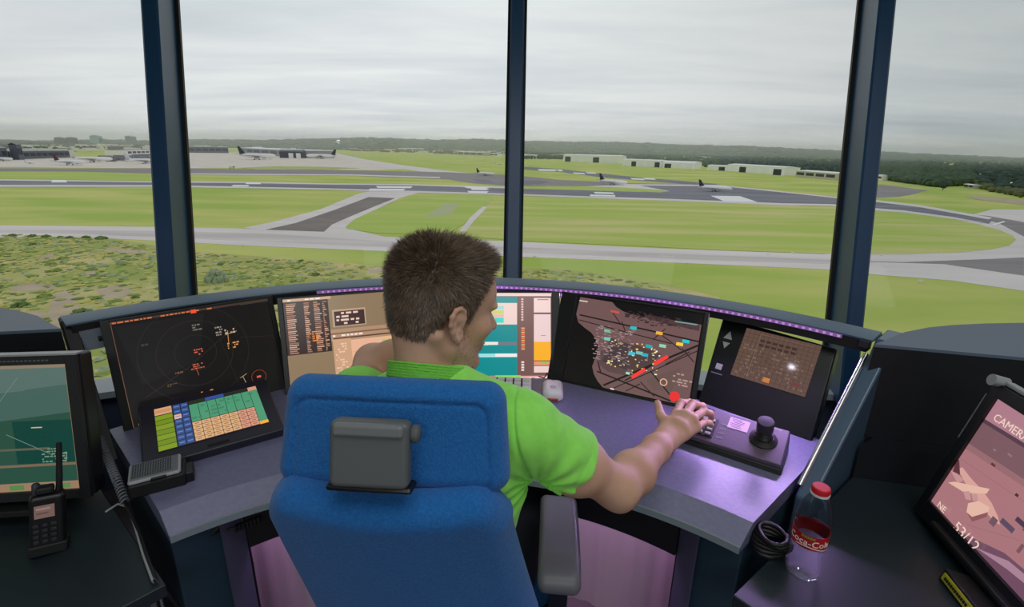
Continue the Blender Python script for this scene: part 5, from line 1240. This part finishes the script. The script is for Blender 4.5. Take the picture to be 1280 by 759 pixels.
# ------------------------------------------------------------------ the drink bottle and the cable coil on the right wing desk
def pet_mat():
    m = bpy.data.materials.new('clear_bottle_plastic'); m.use_nodes = True
    t = m.node_tree; p = t.nodes['Principled BSDF']
    setp(p, 'Base Color', (.93, .95, .96, 1)); setp(p, 'Roughness', .04); setp(p, 'IOR', 1.18); setp(p, 'Transmission Weight', 1.0)
    tr = t.nodes.new('ShaderNodeBsdfTransparent'); tr.inputs[0].default_value = (.92, .94, .95, 1)
    mx = t.nodes.new('ShaderNodeMixShader'); mx.inputs[0].default_value = .42
    o = [n for n in t.nodes if n.type == 'OUTPUT_MATERIAL'][0]
    t.links.new(tr.outputs[0], mx.inputs[1]); t.links.new(p.outputs[0], mx.inputs[2]); t.links.new(mx.outputs[0], o.inputs[0])
    return m
def bottle():
    t = thing('bottle', 'clear plastic drink bottle with red cap and red label on the right wing desk', 'bottle', matrix=Matrix.Translation((*(0.6244, 0.8379), WZ + .0005)) @ Matrix.Rotation(R(25), 4, 'Z'))
    prof = [(.004, .004), (.018, .0), (.028, .003), (.0325, .014), (.0325, .030), (.0300, .046), (.0300, .064), (.0325, .082), (.0328, .095), (.0328, .132), (.0318, .150), (.0270, .172), (.0190, .190), (.0140, .198), (.0135, .205)]
    MB().lathe(prof, n=40).build('body', pet_mat(), t, smooth=50)
    MB().lathe([(.0175, .199), (.0175, .203), (.0140, .203), (.0140, .199)], n=28).build('neck_ring', mat('neck_ring', (214, 216, 220), .2), t, smooth=40)
    cp = MB().lathe([(.002, .2165), (.0150, .2165), (.0162, .2150), (.0162, .2040), (.0150, .2035)], n=36).build('cap', mat('cap_red', (206, 34, 40), .4), t, smooth=40)
    mb = MB()
    for k in range(36):
        a = 2 * PI * k / 36; mb.box((.0163 * math.cos(a), .0163 * math.sin(a), .2092), (.0009, .0012, .0095), Matrix.Rotation(a, 3, 'Z'))
    mb.build('cap_ribs', mat('cap_red', (206, 34, 40), .4), cp)
    lab = MB(); secs = []
    for i in range(41):
        a = R(-200 + 360 * i / 40)
        secs.append([(r * math.cos(a), r * math.sin(a), z) for r, z in ((.0335, .086), (.0335, .118), (.0331, .118), (.0331, .086))])
    lab.loft(secs); lo = lab.build('label', mat('label_red', (196, 26, 34), .4, (150, 16, 26), scale=60), t, smooth=40)
    rad = .0337
    def wrap(x, y, z):
        a = R(-222) + x / rad
        return Vector(((rad + z) * math.cos(a), (rad + z) * math.sin(a), .095 + y))
    text_mesh('Coca-Cola', .0195, 'label_lettering', lo, mat('label_white', (236, 232, 228), .5), (0, 0, 0), depth=.0002, bend=wrap)
    mb = MB()
    for i in range(24):
        a0, a1 = -190 + 12 * i, -190 + 12 * (i + 1)
        z0, z1 = .0885 + .003 * math.sin(i * .5), .0885 + .003 * math.sin((i + 1) * .5)
        p = lambda a, z: (rad * math.cos(R(a)), rad * math.sin(R(a)), z)
        mb.add([p(a0, z0), p(a1, z1), p(a1, z1 + .0022), p(a0, z0 + .0022)], [(0, 1, 2, 3)])
    mb.build('label_wave', mat('label_white', (236, 232, 228), .5), lo)
    mb = MB()
    for k in range(5):
        a = R(-172 + k * 9); mb.box((.0337 * math.cos(a), .0337 * math.sin(a), .1135), (.0006, .004, .004), Matrix.Rotation(a, 3, 'Z'))
    mb.build('label_emblem', mat('label_green', (120, 150, 60), .5), lo)
bottle()
q = Vector((0.5855, 0.8938, 0.7))
mb = MB(); pts = []
for i in range(90):
    a = i * .42; r_ = .030 + .006 * math.sin(i * .9)
    pts.append((q.x + r_ * math.cos(a) * 1.1, q.y + r_ * math.sin(a), WZ + .008 + .0005 * i))
tag(mb.tube(pts, .005, 7).build('cable_coil', M_cable, smooth=60), 'coil of black cable on the right wing desk left of the bottle', 'cable')
# ================================================================== the operator's chair
M_fab = mat('blue_wool_fabric', (12, 90, 162), 0.95, (24, 106, 178), scale=260, bump=.9, bscale=420, sheen=.12, detail=3)
M_chp = mat('chair_plastic_grey', (92, 95, 98), 0.42)
M_arm = mat('armrest_grey', (96, 94, 102), 0.42)
CH_YAW = R(3)
cf = np.array([math.sin(CH_YAW), math.cos(CH_YAW), 0]); cr = np.array([math.cos(CH_YAW), -math.sin(CH_YAW), 0]); cz_ = np.array([0, 0, 1.0])
CHAIR = thing('office_chair', 'blue fabric high-backed operator chair with headrest seen from behind', 'chair', (-.10, .86, 0))
def lean(ang):
    upv = cz_ * math.cos(R(ang)) - cf * math.sin(R(ang))       # leans back towards the viewer
    nb = -(cf * math.cos(R(ang)) + cz_ * math.sin(R(ang)))     # out of the back
    return upv, nb
def soft(name, c, half, r, M, shape, h=.005, m=None, grooves=None):
    F_ = Field(np.array(c) - .36, np.array(c) + .36, h)
    F_.add(rbox(c, half, r, M, shape), .005, pad=.03)
    if grooves: F_.warp(lambda X, Y, Z: grooves(X, Y, Z), np.array(c) - .35, np.array(c) + .35)
    V, Q = F_.mesh()
    V = V - np.array(CHAIR.location)
    return np_mesh(name, V, Q, m or M_fab, CHAIR)
# backrest: u to the right, v up the back, w out of the back
upv, nb = lean(15)
top = np.array((-0.1927, 0.5926, 1.0502))
BH = .30
bc = top - upv * BH - nb * .03
Mb = np.stack([cr, upv, nb], 1)
def back_shape(u, v, w_):
    t = np.clip((v + BH) / (2 * BH), 0, 1)
    hw = .163 + .03 * np.clip((.20 - v) / .3, 0, 1) + .034 * np.clip((BH - v) / .07, 0, 1) * (1 - .22 * np.clip((.20 - v) / .35, 0, 1))
    k = .21 / hw
    u = u - .13 * np.clip(.20 - v, 0, 1) ** 1.3
    w2 = w_ + .9 * u * u - .10 * (v + .05) ** 2
    return u * k, v, w2
soft('backrest', bc, (.21, BH, .038), .036, Mb, back_shape)
# headrest
uph, nh = lean(-14)
hc = np.array((-0.1817, 0.656, 1.1289)) - nh * .02
Mh = np.stack([cr * math.cos(R(-1)) + uph * math.sin(R(-1)), uph, nh], 1)
def head_shape(u, v, w_):
    k = 1 + .10 * (v / .1)
    return u * (1 + .05 * (v / .09)), v + .10 * u * u, w_ + .55 * u * u
def head_groove(X, Y, Z):
    px, py, pz = X - hc[0], Y - hc[1], Z - hc[2]
    u = px * Mh[0, 0] + py * Mh[1, 0] + pz * Mh[2, 0]; v = px * Mh[0, 1] + py * Mh[1, 1] + pz * Mh[2, 1]; w_ = px * Mh[0, 2] + py * Mh[1, 2] + pz * Mh[2, 2]
    u, v, w_ = head_shape(u, v, w_)
    q = [np.abs(u) - .150 + .02, np.abs(v + .012) - .068 + .02]
    d = np.sqrt(np.maximum(q[0], 0) ** 2 + np.maximum(q[1], 0) ** 2) + np.minimum(np.maximum(q[0], q[1]), 0) - .02
    return np.where(w_ > 0, .0035 * np.exp(-(d / .004) ** 2) + .003 * (d < 0), 0).astype(np.float32)
soft('headrest', hc, (.178, .086, .033), .030, Mh, head_shape, h=.003, grooves=head_groove)
# bracket that carries the headrest
bk = np.array((-0.1933, 0.5994, 1.139))
Mbk = Matrix([list(cr), list(nh), list(uph)]).transposed()
MB().box(bk, (.112, .030, .096), Mbk).build('headrest_bracket', M_chp, CHAIR, world=True, bevel=.010, seg=3)
MB().box(Vector(bk) + Mbk @ Vector((0, .004, .036)), (.100, .032, .020), Mbk).build('bracket_cover', mat('bracket_light', (112, 115, 118), .38), CHAIR, world=True, bevel=.006)
MB().lathe([(.011, 0), (.013, .003), (.013, .009), (.009, .012)], Vector(bk) + Mbk @ Vector((.056, -.006, .028)), 20, Mbk @ Matrix(((0, 0, 1), (1, 0, 0), (0, 1, 0)))).build('bracket_knob', M_chp, CHAIR, world=True, smooth=40)
MB().box(Vector(bk) + Mbk @ Vector((0, -.006, -.049)), (.122, .036, .010), Mbk).build('bracket_sleeve', M_blk, CHAIR, world=True, bevel=.006)
# seat
sc = np.array([-.095, .90, .455])
soft('seat', sc, (.235, .235, .05), .045, np.stack([cr, cf, cz_], 1), lambda u, v, w_: (u, v, w_ - .25 * u * u), h=.008)
bl = sc - cf * .24 - cz_ * .03
MB().tube([sc - cz_ * .06 - cf * .05, bl - cf * .04, bl - cf * .05 + cz_ * .12, bl - cf * .05 + cz_ * .2], .022, 10).build('back_bar', M_blk2, CHAIR, world=True, smooth=60)
# armrests
for s, ctr in ((1, np.array([.119, .925, .700])), (-1, np.array([-.36, 1.0, .700]))):
    d_ = np.array([math.sin(R(5)), math.cos(R(5)), 0]); r_ = np.array([math.cos(R(5)), -math.sin(R(5)), 0])
    F_ = Field(ctr - .2, ctr + .2, .004)
    F_.add(rbox(ctr, (.046, .132, .018), .017, np.stack([r_, d_, cz_], 1), lambda u, v, w_: (u * (1 + .0 * v) + .10 * (v + .05) ** 2 * s * -1 * -1, v, w_ + .9 * np.clip(-v - .06, 0, 1) ** 2 * 4)), .004, pad=.02)
    V, Q = F_.mesh()
    ar = np_mesh('armrest', V - np.array(CHAIR.location), Q, M_arm, CHAIR)
    mb = MB(); p0 = ctr - d_ * .085 - cz_ * .015
    mb.loft([[p + r_ * a + d_ * b for a, b in ((-.02, -.028), (.02, -.028), (.02, .028), (-.02, .028))] for p in (p0, p0 - cz_ * .15 + d_ * .03, p0 - cz_ * .25 + d_ * .05 - r_ * s * .06)])
    mb.build('armrest_post', M_blk2, ar, world=False)
    ar.children[0].data.transform(Matrix.Translation(-CHAIR.location))
# pedestal, five legged base and castors
bx = sc.copy(); bx[2] = 0
MB().lathe([(.05, .30), (.055, .41), (.03, .30), (.028, .10), (.045, .09), (.045, .06)], bx, 20).build('gas_column', M_blk, CHAIR, world=True, smooth=40)
for k in range(5):
    a = 2 * PI * k / 5 + .3; e = bx + np.array([math.cos(a), math.sin(a), 0]) * .29
    MB().tube([bx + np.array([0, 0, .09]), bx * .5 + e * .5 + np.array([0, 0, .085]), e + np.array([0, 0, .065])], .022, 8, .016).build('base_leg', M_blk, CHAIR, world=True, smooth=60)
    MB().lathe([(.028, -.02), (.028, .02)], e + np.array([0, 0, .0285]), 14, Matrix.Rotation(a, 3, 'Z') @ Matrix.Rotation(R(90), 3, 'X')).build('castor', M_blk2, CHAIR, world=True, smooth=40)

# ================================================================== the man
M_skin = mat('skin', (204, 162, 138), 0.6, (192, 146, 122), scale=14, spec=.35, sss=.08, bump=.15, bscale=500)
M_shirt = mat('green_jersey', (150, 234, 98), 0.9, (140, 224, 88), scale=40, sheen=.2, bump=.25, bscale=700)
M_trous = mat('navy_trousers', (20, 24, 36), 0.85)
M_hair = mat('brown_hair', (82, 66, 54), 0.5, (112, 92, 74), scale=60)
M_lip = mat('lip', (176, 110, 100), .5); M_eyew = mat('eye_white', (226, 222, 218), .2); M_iris = mat('iris', (60, 64, 60), .2)
MAN = thing('person', 'man in a bright green polo shirt seated at the console, hand on a keypad', 'person', (-.14, .76, .50))
A = lambda *p: np.array(p, float)
neck0 = A(*(-0.1602, 0.8202, 1.1579))            # base of the neck, behind
hd = A(*(-0.1305, 0.8877, 1.2728))               # middle of the head
shR = A(*(0.0276, 0.79, 1.0615)); elR = A(*(0.22, 0.8436, 0.8983)); wrR = A(*(0.3811, 1.0678, 0.868))
shL = A(*(-0.3144, 0.8495, 1.0173)); elL = A(*(-0.3396, 1.1194, 1.0425))
# head axes: turned right, chin a little down
HY, HP, HRL = R(58), R(12), R(0)
fwd = A(math.sin(HY) * math.cos(HP), math.cos(HY) * math.cos(HP), -math.sin(HP)); rgt = A(math.cos(HY), -math.sin(HY), 0)
rgt = rgt * math.cos(HRL) + np.cross(fwd, rgt) * math.sin(HRL)
HM = np.stack([rgt, fwd, np.cross(rgt, fwd)], 1)
HS = 0.99
hp = lambda x, y, z: hd + HM @ (A(x, y, z - .018) * HS)
hr = lambda *r: tuple(v * HS for v in r)

B = Field((-.52, .46, .40), (.60, 1.36, 1.46), .0027)
ty = R(10); tf = A(math.sin(ty), math.cos(ty), 0); trt = A(math.cos(ty), -math.sin(ty), 0)
ln = R(10); tup = A(0, 0, 1) * math.cos(ln) + tf * math.sin(ln); tfw = np.cross(tup, trt)
TM = np.stack([trt, tfw, tup], 1)
pel = A(-.155, .775, .56)
chest = (shR + shL) / 2 - tup * .10 + tfw * .015
def torso(F_, g=0.0, k=.04):
    F_.add(ell(pel, (.165 + g, .115 + g, .13 + g), TM), k)
    F_.add(ell(pel * .55 + chest * .45, (.148 + g, .105 + g, .20 + g), TM), k)
    F_.add(ell(chest, (.168 + g, .118 + g, .20 + g), TM), k)
    F_.add(cap(shL + (shR - shL) * .12, shR + (shL - shR) * .12, .062 + g), k)
    for s in (shL, shR):
        F_.add(cap(neck0 + tfw * .03 - tup * .015, s - tup * -.006, .036 + g, .042 + g), k)
        F_.add(cap(chest + (s - chest) * .5 - tup * .02 - tfw * .07, chest - tup * .08 + (s - chest) * .30 - tfw * .07, .05 + g), k)   # shoulder blades
torso(B)
# neck
nk0, nk1 = neck0 + tfw * .045, hp(0, -.020, -.035)
B.add(cap(neck0 + tfw * .055 - tup * .03, nk1, .064, .060), .025)
B.add(cap(neck0 + tfw * .02 - tup * .02, hp(0, -.055, .0), .045, .045), .02)
B.add(cap(hp(.060, -.030, -.030), chest + (shR - chest) * .28 + tfw * .10 + tup * .07, .017, .014), .014)
# skull and face
def E(c, r, k=.012, M=None): B.add(ell(hp(*c), hr(*r), HM if M is None else HM @ M), k)
E((0, -.008, .042), (.0765, .0975, .088), .01)
E((0, .040, -.020), (.063, .060, .082), .02)
E((0, .060, .045), (.060, .040, .050), .02)
for s in (-1, 1):
    B.add(cap(hp(s * .056, .006, -.052), hp(s * .022, .072, -.094), .020 * HS, .017 * HS), .02)
    E((s * .044, .064, -.016), (.022, .022, .020), .018)
    E((s * .030, .086, .026), (.024, .012, .009), .010)
    B.cut(ell(hp(s * .032, .098, .008), hr(.018, .016, .013), HM), .012)
    E((s * .032, .076, .008), (.0145, .0135, .0125), .004)
    E((s * .013, .103, -.030), (.009, .010, .008), .006)
E((0, .080, -.098), (.021, .016, .017), .015)
B.add(cap(hp(0, .092, .014), hp(0, .118, -.024), .008 * HS, .0115 * HS), .010)
E((0, .094, -.057), (.023, .010, .007), .007); E((0, .092, -.069), (.020, .010, .008), .007)
B.cut(cap(hp(-.022, .102, -.0625), hp(.022, .102, -.0625), .0022), .004)
# ears
for s in (-1, 1):
    ex = lambda y, z: hp(s * (.0755 + max(0, .012 - y) * .42), y, z - .004)
    hx = [(.008, -.002), (.011, .012), (.007, .025), (-.003, .031), (-.014, .028), (-.021, .016), (-.020, .001), (-.013, -.012), (-.005, -.023), (.002, -.029), (.008, -.024), (.009, -.014)]
    E((s * .079, -.004, -.002), (.006, .014, .024), .006)
    for (y0, z0), (y1, z1) in zip(hx, hx[1:]):
        rr_ = .0042 if z1 > -.015 else .0056
        B.add(cap(ex(y0, z0), ex(y1, z1), rr_ * HS), .004)
    B.add(cap(ex(-.012, .016), ex(-.011, -.008), .0032 * HS), .004)
    B.cut(ell(ex(.001, -.003) + HM @ A(s * .006, 0, 0), hr(.006, .007, .010), HM), .004)
# right arm
B.add(cap(shR, shR * .45 + elR * .55, .056, .050), .03)
B.add(cap(shR * .45 + elR * .55, elR, .048, .039), .02)
B.add(ell(shR * .5 + elR * .5 - A(0, 0, .012), (.050, .050, .050)), .03)
fa = wrR - elR
B.add(cap(elR, elR + fa * .28, .037, .041), .030)
B.add(cap(elR + fa * .28, elR + fa * .80, .041, .030), .035)
B.add(cap(elR + fa * .80, wrR, .032, .028), .02)
B.add(cap(elR - fa * .05 + (elR - shR) * .07 - A(0, 0, .012), elR, .021, .034), .012)
# right hand: palm over the keys
def hand(wr, mcps, pips, dips, tips, thumb, k=.005, rs=1.0):
    mid = sum(mcps) / 4
    for i, m_ in enumerate(mcps):
        rt_ = wr + (m_ - mid) * .45
        B.add(cap(rt_, m_, .0165 * rs, .0115 * rs), .014)
    for i in range(3):
        B.add(cap(wr * .4 + mcps[i] * .6, wr * .4 + mcps[i + 1] * .6, .013 * rs), .012)
        B.add(cap(mcps[i], mcps[i + 1], .0095 * rs), .010)
    for i in range(4):
        r0 = (.0095, .0098, .0092, .0080)[i] * rs
        B.add(cap(mcps[i], pips[i], r0 * 1.1, r0), k); B.add(cap(pips[i], dips[i], r0, r0 * .9), k); B.add(cap(dips[i], tips[i], r0 * .9, r0 * .78), k)
        B.add(ell(pips[i], (r0 * 1.1,) * 3), k)
    B.add(cap(wr + (thumb[0] - wr) * .2, thumb[0], .019 * rs, .0145 * rs), .014)
    B.add(cap(thumb[0], thumb[1], .0145 * rs, .0112 * rs), .008); B.add(cap(thumb[1], thumb[2], .0112 * rs, .0085 * rs), .004)
mcp = [A(*p) for p in [(0.4331, 1.1494, 0.893), (0.4515, 1.138, 0.9), (0.4692, 1.1324, 0.892), (0.4788, 1.1239, 0.874)]]
pip = [A(*p) for p in [(0.4657, 1.2126, 0.894), (0.4958, 1.2057, 0.896), (0.5233, 1.1927, 0.882), (0.5194, 1.1688, 0.862)]]
dip = [A(*p) for p in [(0.508, 1.2589, 0.872), (0.5364, 1.2372, 0.872), (0.5521, 1.2159, 0.862), (0.5417, 1.1889, 0.848)]]
tip = [A(*p) for p in [(0.5242, 1.2716, 0.85), (0.553, 1.25, 0.85), (0.5611, 1.2223, 0.846), (0.5507, 1.1968, 0.836)]]
th = [A(*p) for p in [(0.4027, 1.119, 0.88), (0.3937, 1.1491, 0.89), (0.4004, 1.2064, 0.896)]]
hand(wrR, mcp, pip, dip, tip, th, rs=1.1)
# left arm, the elbow on the worktop and the hand at the chin
wrL = hp(-.085, .085, -.120)
B.add(cap(shL, shL * .5 + elL * .5, .055, .048), .03); B.add(cap(shL * .5 + elL * .5, elL, .048, .040), .02)
fl = wrL - elL
B.add(cap(elL, elL + fl * .3, .042, .045), .02); B.add(cap(elL + fl * .3, elL + fl * .8, .045, .031), .02); B.add(cap(elL + fl * .8, wrL, .031, .027), .02)
ax = HM[:, 0]
bm_ = [wrL + HM @ A(.028 - i * .019, .010, .058) for i in range(4)]
bp_ = [q_ + HM @ A(0, -.012, .038) for q_ in bm_]; bd_ = [q_ + HM @ A(0, -.024, .0) for q_ in bp_]; bt_ = [q_ + HM @ A(0, -.004, -.018) for q_ in bd_]
hand(wrL, bm_, bp_, bd_, bt_, [wrL + HM @ A(.040, -.005, .020), wrL + HM @ A(.048, -.016, .046), wrL + HM @ A(.044, -.022, .072)])
V, Q = B.mesh()
BODY = np_mesh('body', V - np.array(MAN.location), Q, M_skin, MAN)
del B
# ---- shirt
Sh = Field((-.50, .50, .52), (.36, 1.20, 1.28), .003)
torso(Sh, .010, .04)
slR = shR + (elR - shR) * .58; slL = shL + (elL - shL) * .55
Sh.add(cap(shR - (elR - shR) * .02, slR, .062, .066), .03)
Sh.add(cap(shL, slL, .066, .068), .03)
ar = (elR - shR) / np.linalg.norm(elR - shR); al = (elL - shL) / np.linalg.norm(elL - shL)
def halfspace(p, n):
    return (lambda X, Y, Z: -((X - p[0]) * n[0] + (Y - p[1]) * n[1] + (Z - p[2]) * n[2])), p - .16, p + .16
seR = shR + (elR - shR) * .50; seL = shL + (elL - shL) * .5
def sleeve_end(p, n, far):
    def f(X, Y, Z):
        s_ = (X - p[0]) * n[0] + (Y - p[1]) * n[1] + (Z - p[2]) * n[2]
        dx, dy, dz = X - p[0], Y - p[1], Z - p[2]
        ra = np.sqrt(np.maximum(dx * dx + dy * dy + dz * dz - s_ * s_, 0))
        return np.maximum(-s_, ra - .105)
    return f, p - .13, p + .13
Sh.cut(sleeve_end(seR, ar, .12), .003); Sh.cut(sleeve_end(seL, al, .12), .003)
Sh.cut(cap(seR - ar * .05, seR + ar * .1, .0555), .003); Sh.cut(cap(seL - al * .05, seL + al * .1, .0535), .003)
# neck opening
nv_ = (hd - neck0); nv_ = tup * .9 + tfw * .25; nv_ /= np.linalg.norm(nv_)
ctrn = neck0 + tfw * .036 - tup * .010
Sh.cut(cap(ctrn + nv_ * .075, ctrn + nv_ * .25, .070, .078), .004)
# folds fanning from the armpit, and the shoulder seam
arm_pit = shR + (elR - shR) * .22 - A(0, 0, .062) - trt * .01 - tfw * .01
def folds(X, Y, Z):
    dx, dy, dz = X - arm_pit[0], Y - arm_pit[1], Z - arm_pit[2]
    d = np.sqrt(dx * dx + dy * dy + dz * dz)
    a_ = dx * trt[0] + dy * trt[1]; b_ = dz
    ph = np.arctan2(b_, a_)
    f_ = .0060 * np.exp(-(d / .085) ** 2) * np.minimum(1, d / .03) * np.sin(ph * 13 + d * 14)
    # seam ring around the shoulder
    s_ = (X - shR[0]) * trt[0] + (Y - shR[1]) * trt[1] + (Z - shR[2]) * (trt[2] + .25)
    f_ = f_ + .0065 * np.exp(-((s_ - .0) / .003) ** 2) * (dz > -.02)
    f_ = f_ + .0014 * np.sin(X * 46 + Z * 60 + Y * 20) * np.exp(-((s_ + .06) / .09) ** 2) * .8
    t_ = (X - shR[0]) * ar[0] + (Y - shR[1]) * ar[1] + (Z - shR[2]) * ar[2]
    f_ = f_ + .0016 * np.exp(-((t_ - np.linalg.norm(seR - shR) + .018) / .003) ** 2)
    f_ = f_ + .0010 * np.sin(t_ * 70 + X * 50) * np.exp(-((t_ - .06) / .06) ** 2)
    return np.clip(f_, -.007, np.where(t_ > np.linalg.norm(seR - shR) - .07, .0026, .006)).astype(np.float32)
Sh.warp(folds, (-.20, .55, .75), (.34, 1.15, 1.2))
V, Q = Sh.mesh()
SHIRT = np_mesh('polo_shirt', V - np.array(MAN.location), Q, M_shirt, MAN)
del Sh
# collar: ribbed band standing round the neck
Cf = Field(ctrn - .13, ctrn + .13, .0022)
def collar(X, Y, Z):
    dx, dy, dz = X - ctrn[0], Y - ctrn[1], Z - ctrn[2]
    t_ = dx * nv_[0] + dy * nv_[1] + dz * nv_[2]
    a_ = dx * trt[0] + dy * trt[1] + dz * trt[2]; b_ = dx * tfw[0] + dy * tfw[1] + dz * tfw[2]
    ra = np.sqrt(a_ * a_ + b_ * b_)
    R0 = .0715 + .14 * np.maximum(.0, .012 - t_) + .0011 * np.cos(t_ * 1300)
    return np.maximum(np.abs(ra - R0) - .0036, np.abs(t_ - .002) - .015)
Cf.add((collar, ctrn - .12, ctrn + .12), .002)
V, Q = Cf.mesh()
np_mesh('collar', V - np.array(MAN.location), Q, mat('collar_green', (126, 212, 78), .9, (112, 196, 66), scale=8), SHIRT)
# ---- trousers and shoes
Tr = Field((-.45, .55, .0), (.35, 1.75, .72), .008)
Tr.add(ell(pel + A(0, 0, -.0), (.182, .135, .12), TM), .04)
for s, kn, an in ((1, A(.055, 1.19, .545), A(.09, 1.24, .11)), (-1, A(-.29, 1.21, .545), A(-.33, 1.27, .11))):
    hip = pel + trt * s * .09 - A(0, 0, .02)
    Tr.add(cap(hip, kn, .088, .066), .04); Tr.add(cap(kn, an, .062, .050), .02)
V, Q = Tr.mesh(); np_mesh('trousers', V - np.array(MAN.location), Q, M_trous, MAN)
for an in (A(.09, 1.24, .11), A(-.33, 1.27, .11)):
    Fs = Field(an - .25, an + .35, .006)
    Fs.add(cap(an + A(0, -.03, -.055), an + A(.015, .16, -.066), .042, .038), .02); Fs.add(cap(an + A(0, 0, -.05), an + A(0, 0, 0), .042), .02)
    Fs.cut(rbox(an + A(0, .1, -.21), (.3, .4, .10), .005), .004)
    V, Q = Fs.mesh(); np_mesh('shoe', V - np.array(MAN.location), Q, M_blk2, MAN)
# ---- eyes, brows
for s in (-1, 1):
    e_ = hp(s * .032, .0785, .008); l = Vector(e_) - MAN.location
    MB().lathe([(.0002, -.0125), (.006, -.011), (.0115, -.005), (.0125, 0), (.0115, .005), (.006, .011), (.0002, .0125)], l, 16).build('eye', M_eyew, MAN, smooth=60)
    pb = [Vector(hp(s * x, y, z)) - MAN.location for x, y, z in ((.014, .1005, .026), (.028, .098, .031), (.042, .088, .030), (.050, .080, .026))]
    MB().tube(pb, .0032, 6, .0018).build('eyebrow', M_hair, MAN, smooth=60)
# ---- hair: a close cap, then strands
Hf = Field(hd - .18, hd + .18, .0028)
Hf.add(ell(hp(0, -.010, .044), hr(.081, .102, .095), HM), .004)
Hf.add(ell(hp(0, -.045, -.01), hr(.066, .052, .068), HM), .02)
Hf.add(ell(hp(0, .040, .090), hr(.056, .050, .038), HM), .02)
HY_ = np.array([-.14, -.07, -.05, -.036, -.026, -.018, -.010, .004, .014, .020, .026, .034, .042, .052, .062, .078, .13])
HZ_ = np.array([-.044, -.050, -.048, -.040, -.020, .010, .030, .036, .026, -.004, -.006, .030, .058, .078, .092, .106, .112])
def hairline(X, Y, Z):
    px, py, pz = (X - hd[0]) / HS, (Y - hd[1]) / HS, (Z - hd[2]) / HS
    y = px * HM[0, 1] + py * HM[1, 1] + pz * HM[2, 1]; z = px * HM[0, 2] + py * HM[1, 2] + pz * HM[2, 2] + .018
    return (z - np.interp(y, HY_, HZ_)) * .6 * HS
Hf.cut((hairline, hd - .18, hd + .18), .006)
V, Q = Hf.mesh()
HAIR = np_mesh('hair', V - np.array(MAN.location), Q, M_hair, MAN)
# strands
me = HAIR.data
n = len(me.vertices); NV = np.zeros(n * 3); me.vertices.foreach_get('normal', NV); NV = NV.reshape(-1, 3)
loc = (V - hd) @ HM / HS; loc[:, 2] += .018
out = ((V - hd) @ HM); ok = (np.einsum('ij,ij->i', NV, (V - hd) / np.linalg.norm(V - hd, axis=1)[:, None]) > .35)
cand = np.where(ok)[0]
pick = RNG.choice(cand, 30000)
vv = V[pick] + RNG.normal(0, .0012, (len(pick), 3)); nn = NV[pick]; ll = loc[pick]
topw = np.clip((ll[:, 2] - .035) / .07, 0, 1)[:, None]
dirl = np.zeros((len(pick), 3))
dirl[:, 2] = -1.0 + 1.3 * topw[:, 0]; dirl[:, 1] = (.9 * np.tanh((ll[:, 1] + .045) / .02)) * topw[:, 0] + .1; dirl[:, 0] = .35 * np.tanh(ll[:, 0] / .03) * topw[:, 0]
comb = dirl @ HM.T
d_ = nn * (.36 + .10 * topw) + comb * (.85 + .1 * topw) + RNG.normal(0, .26, (len(pick), 3)) * (.55 + topw)
d_ /= np.linalg.norm(d_, axis=1)[:, None]
fade = np.clip((ll[:, 2] + .075) / .05, .25, 1)[:, None]
ln_ = (.010 + .012 * topw) * RNG.uniform(.6, 1.15, (len(pick), 1)) * fade
sdv = np.cross(d_, nn); sdv /= np.linalg.norm(sdv, axis=1)[:, None] + 1e-9
wd = .00055
base = vv - nn * .001; mid_ = base + d_ * ln_ * .55 + nn * .0006; tip_ = base + d_ * ln_ + comb * ln_ * .15
VV = np.stack([base - sdv * wd, base + sdv * wd, mid_ - sdv * wd * .8, mid_ + sdv * wd * .8, tip_], 1)
o5 = (np.arange(len(pick)) * 5)[:, None]
FF = np.concatenate([o5 + np.array([[0, 1, 3]]), o5 + np.array([[0, 3, 2]]), o5 + np.array([[2, 3, 4]])], 0)
np_mesh('hair_strands', VV.reshape(-1, 3) - np.array(MAN.location), FF, M_hair, HAIR, smooth=True, kind='stuff')
# ---- stubble along the jaw
me = BODY.data; n = len(me.vertices)
co = np.zeros(n * 3); me.vertices.foreach_get('co', co); co = co.reshape(-1, 3) + np.array(MAN.location)
no = np.zeros(n * 3); me.vertices.foreach_get('normal', no); no = no.reshape(-1, 3)
l = (co - hd) @ HM / HS; l[:, 2] += .018
sel = np.where((l[:, 2] < np.interp(l[:, 1], [-.01, .02, .05, .08, .12], [.0, .0, -.045, -.05, -.045])) & (l[:, 2] > -.118) & (l[:, 1] > .004) & (np.abs(l[:, 0]) < .085) & (l[:, 1] < .13))[0]
pick = RNG.choice(sel, 5000)
b0 = co[pick] + RNG.normal(0, .001, (5000, 3)); nn = no[pick]
d_ = nn * .5 - HM[:, 2] * .8 + RNG.normal(0, .25, (5000, 3)); d_ /= np.linalg.norm(d_, axis=1)[:, None]
sd_ = np.cross(d_, nn); sd_ /= np.linalg.norm(sd_, axis=1)[:, None] + 1e-9
VV = np.stack([b0 - sd_ * .00022, b0 + sd_ * .00022, b0 + nn * .0006 + d_ * .0034], 1)
np_mesh('stubble', VV.reshape(-1, 3) - np.array(MAN.location), (np.arange(5000) * 3)[:, None] + np.array([[0, 1, 2]]), M_hair, BODY, kind='stuff')
